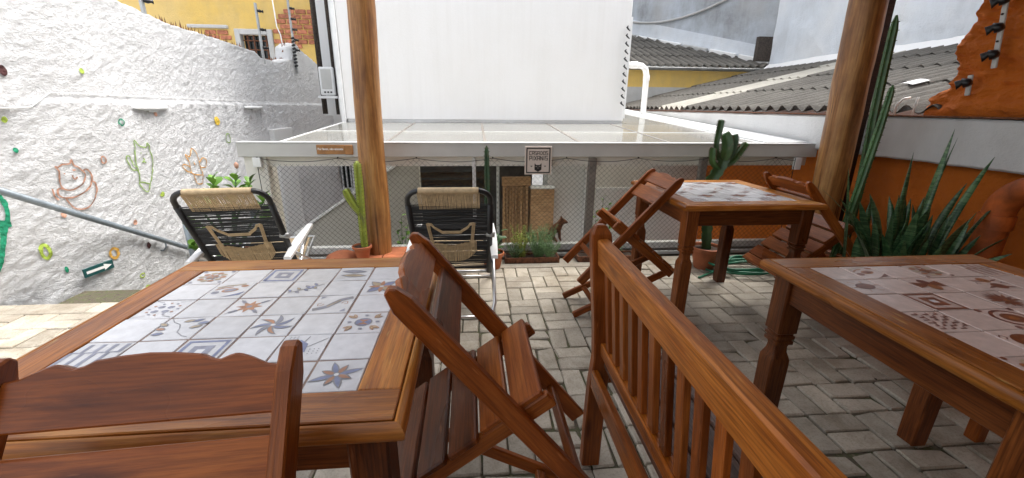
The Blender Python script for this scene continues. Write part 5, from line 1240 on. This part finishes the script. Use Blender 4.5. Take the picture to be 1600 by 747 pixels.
# terracotta step and bowl at the foot of the left post
t = thing('tiled_step', 'low brick red tiled step around the foot of the thinner log post', 'step', (-.66, 3.13, 0))
MB().box(-.225, .25, -.19, .19, 0, .155).build('step_body', 'terracotta', t, bevel=.006)
for i in range(3):
    for j in range(2): MB().box(-.222+.158*i, -.07+.158*i, -.187+.188*j, -.004+.188*j, .1555, .17).build('tile', 'terracotta', t, bevel=.004)
t = thing('terracotta_bowl', 'upturned rounded terracotta bowl left of the tiled step', 'bowl', (-1.03, 3.10, 0))
MB().lathe([(.155, 0), (.158, .05), (.145, .12), (.11, .18), (.06, .205), (.001, .212)], 28).build('bowl', 'terracotta', t, smooth=True)
t = thing('white_ruler_strip', 'thin white strip lying on the brick red tiled step', 'strip', (-.70, 3.02, .1735)); MB().box(-.05, .05, -.006, .006, 0, .004).build('strip', 'white_plastic', t)

# ================================================================ SMALL THINGS
# garden hose in loose coils
pts = []; rh = random.Random(9)
for k in range(210):
    a = k*.19; r = .20+.05*math.sin(k*.11)+.03*math.sin(k*.05); pts.append((2.20+.02*math.sin(k*.07)+r*1.25*math.cos(a), 3.03+.05*math.sin(k*.033)+r*.62*math.sin(a), .012+.011*(k//33)+.012*abs(math.sin(k*.37))))
pts += [(1.95-.02*k, 3.02-.012*k, .012) for k in range(12)]
tag(MB().tube(pts, .0085, 7).build('garden_hose', 'hose', smooth=True), 'loosely coiled green garden hose on the pavers beside the potted cactus', 'hose')
# orange pipe with elbow on the right wall
t = thing('orange_pipe', 'thick orange painted pipe with an elbow against the orange wall', 'pipe', (2.90, 0, 0))
el = [(0, .6, .905), (0, 1.85, .905)]+[(0, 1.85+.17*math.sin(a), .735+.17*math.cos(a)) for a in [math.pi/2*k/8 for k in range(1, 9)]]+[(0, 2.02, .1), (0, 2.02, -.01)]
MB().tube(el, .068, 18).build('pipe', 'orange_pipe', t, smooth=True)
MB().tube([(0, 1.78, .905), (0, 1.86, .905)], .076, 18).build('collar', 'orange_pipe', t, smooth=True, angle=.6); MB().tube([(0, 2.02, .73), (0, 2.02, .65)], .076, 18).build('collar', 'orange_pipe', t, smooth=True, angle=.6)
# insulator brackets on the orange upper wall
for (lab, y0, z0, y1, z1, n_) in (('long white bracket with three black insulators on the orange upper wall', 2.40, 1.52, 2.46, 1.96, 3), ('short white bracket with one black insulator low on the orange upper wall', 2.495, 1.37, 2.51, 1.49, 1)):
    t = thing('insulator_bracket', lab, 'bracket', (3.06, 0, 0), group='insulator brackets on the orange wall')
    plank('bar', (0, y0, z0), (0, y1, z1), .028, .012, (0, 1, 0), 'fascia', t)
    for k in range(n_):
        u = (k+.5)/n_ if n_ > 1 else .6; y, z = lerp(y0, y1, u), lerp(z0, z1, u)
        MB().tube([(.0, y, z), (-.02, y, z), (-.025, y+.02, z+.012), (-.03, y+.035, z-.01), (-.04, y+.04, z+.015)], [.02, .03, .02, .028, .014], 9).build('insulator', 'black_plastic', t, smooth=True)
        MB().lathe([(.001, 0), (.006, .0), (.006, .006), (.001, .007)], 8).build('bolt', 'dark_steel', t, mw=Matrix.Translation((-.0065, lerp(y0, y1, min(.97, u+.17)), lerp(z0, z1, min(.97, u+.17)))) @ Matrix.Rotation(-math.pi/2, 4, 'Y'))
t = thing('white_pipe_stub', 'pair of thin white bent pipes rising between the roof sheets and the orange upper wall', 'pipe', (2.99, 2.84, 1.235))
MB().tube([(0, .03, 0), (0, .03, .08), (.02, .01, .12), (.06, -.0, .13)], .008, 7).build('pipe', 'white_plastic', t, smooth=True); MB().tube([(0, -.10, 0), (0, -.11, .13)], .007, 7).build('pipe', 'white_plastic', t, smooth=True)
t = thing('edge_insulators', 'jagged row of black insulators up the right edge of the white building', 'insulator strip', (1.83, FY-.06, 1.30))
MB().box(.03, .05, -.01, .01, -.15, 1.0).build('bar', 'white_metal', t)
for k in range(11): MB().tube([(.03, 0, .085*k), (0, -.01, .085*k+.02), (-.018, -.02, .085*k+.035), (-.005, -.02, .085*k+.052)], [.005, .010, .013, .005], 6).build('insulator', 'black_plastic', t)
# scraps on the pavers
for (lab, x, y, a, lx, ly) in (('white paper scrap farthest back under the right table', 2.57, 2.12, .3, .05, .02), ('pale dry leaf on the pavers under the right table', 2.22, 1.70, .5, .055, .02), ('tiny dark scrap near the leg of the right table', 1.96, 1.60, 1.0, .022, .014), ('thin pale twig on the pavers by the right table leg', 1.64, 1.42, -.6, .06, .007), ('small pale scrap nearest the bench seat', 1.30, 1.42, .7, .03, .012)):
    mb = MB(); mb.add([(-lx/2, -ly*.2, 0), (0, -ly/2, .004), (lx/2, 0, .001), (0, ly/2, .006), (-lx/2, ly*.2, .002)], [(0, 1, 3), (1, 2, 3), (0, 3, 4)])
    o = mb.build('scrap', 'litter' if 'dark' not in lab else 'dark_steel'); o.location = (x, y, .004); o.rotation_euler = (0, 0, a); tag(o, lab, 'scrap')
# small doglike figurine sitting behind the net, head in profile to the right
def figurine():
    me = bpy.data.meshes.new('figurine'); P_ = [(-.07, 0, .06), (-.045, 0, .105), (-.0, 0, .135), (.025, 0, .165), (.04, 0, .195), (.06, 0, .190), (.085, 0, .178), (.098, 0, .174),
        (.036, -.014, .215), (.034, -.018, .238), (.036, .014, .215), (.034, .018, .238), (.02, -.022, .08), (.025, -.024, .03), (.035, -.024, .006), (.02, .022, .08), (.025, .024, .03), (.035, .024, .006),
        (-.05, -.035, .05), (-.02, -.04, .022), (.0, -.04, .006), (-.05, .035, .05), (-.02, .04, .022), (.0, .04, .006), (-.10, 0, .03), (-.14, 0, .02)]
    E_ = [(0,1),(1,2),(2,3),(3,4),(4,5),(5,6),(6,7),(4,8),(8,9),(4,10),(10,11),(2,12),(12,13),(13,14),(2,15),(15,16),(16,17),(0,18),(18,19),(19,20),(0,21),(21,22),(22,23),(0,24),(24,25)]
    R_ = [.042, .042, .036, .026, .030, .022, .013, .008, .010, .003, .010, .003, .013, .009, .010, .013, .009, .010, .026, .012, .010, .026, .012, .010, .010, .006]
    me.from_pydata(P_, E_, []); o = bpy.data.objects.new('figurine', me); C.objects.link(o); me.materials.append(MT['mottled_brown'])
    md = o.modifiers.new('skin', 'SKIN'); md.use_smooth_shade = True
    sv = me.skin_vertices[0].data if me.skin_vertices else None
    if sv is None: 
        bpy.context.view_layer.objects.active = o; sv = me.skin_vertices[0].data
    for v, r in zip(sv, R_): v.radius = (r, r)
    sv[0].use_root = True
    o.modifiers.new('sub', 'SUBSURF').levels = 2; o.modifiers['sub'].render_levels = 2; return o
try:
    d = figurine(); d.location = (.735, 3.62, .095); tag(d, 'small brown doglike figurine with pricked ears sitting behind the net by the rosemary', 'figurine')
except Exception as e: print('figurine', e)
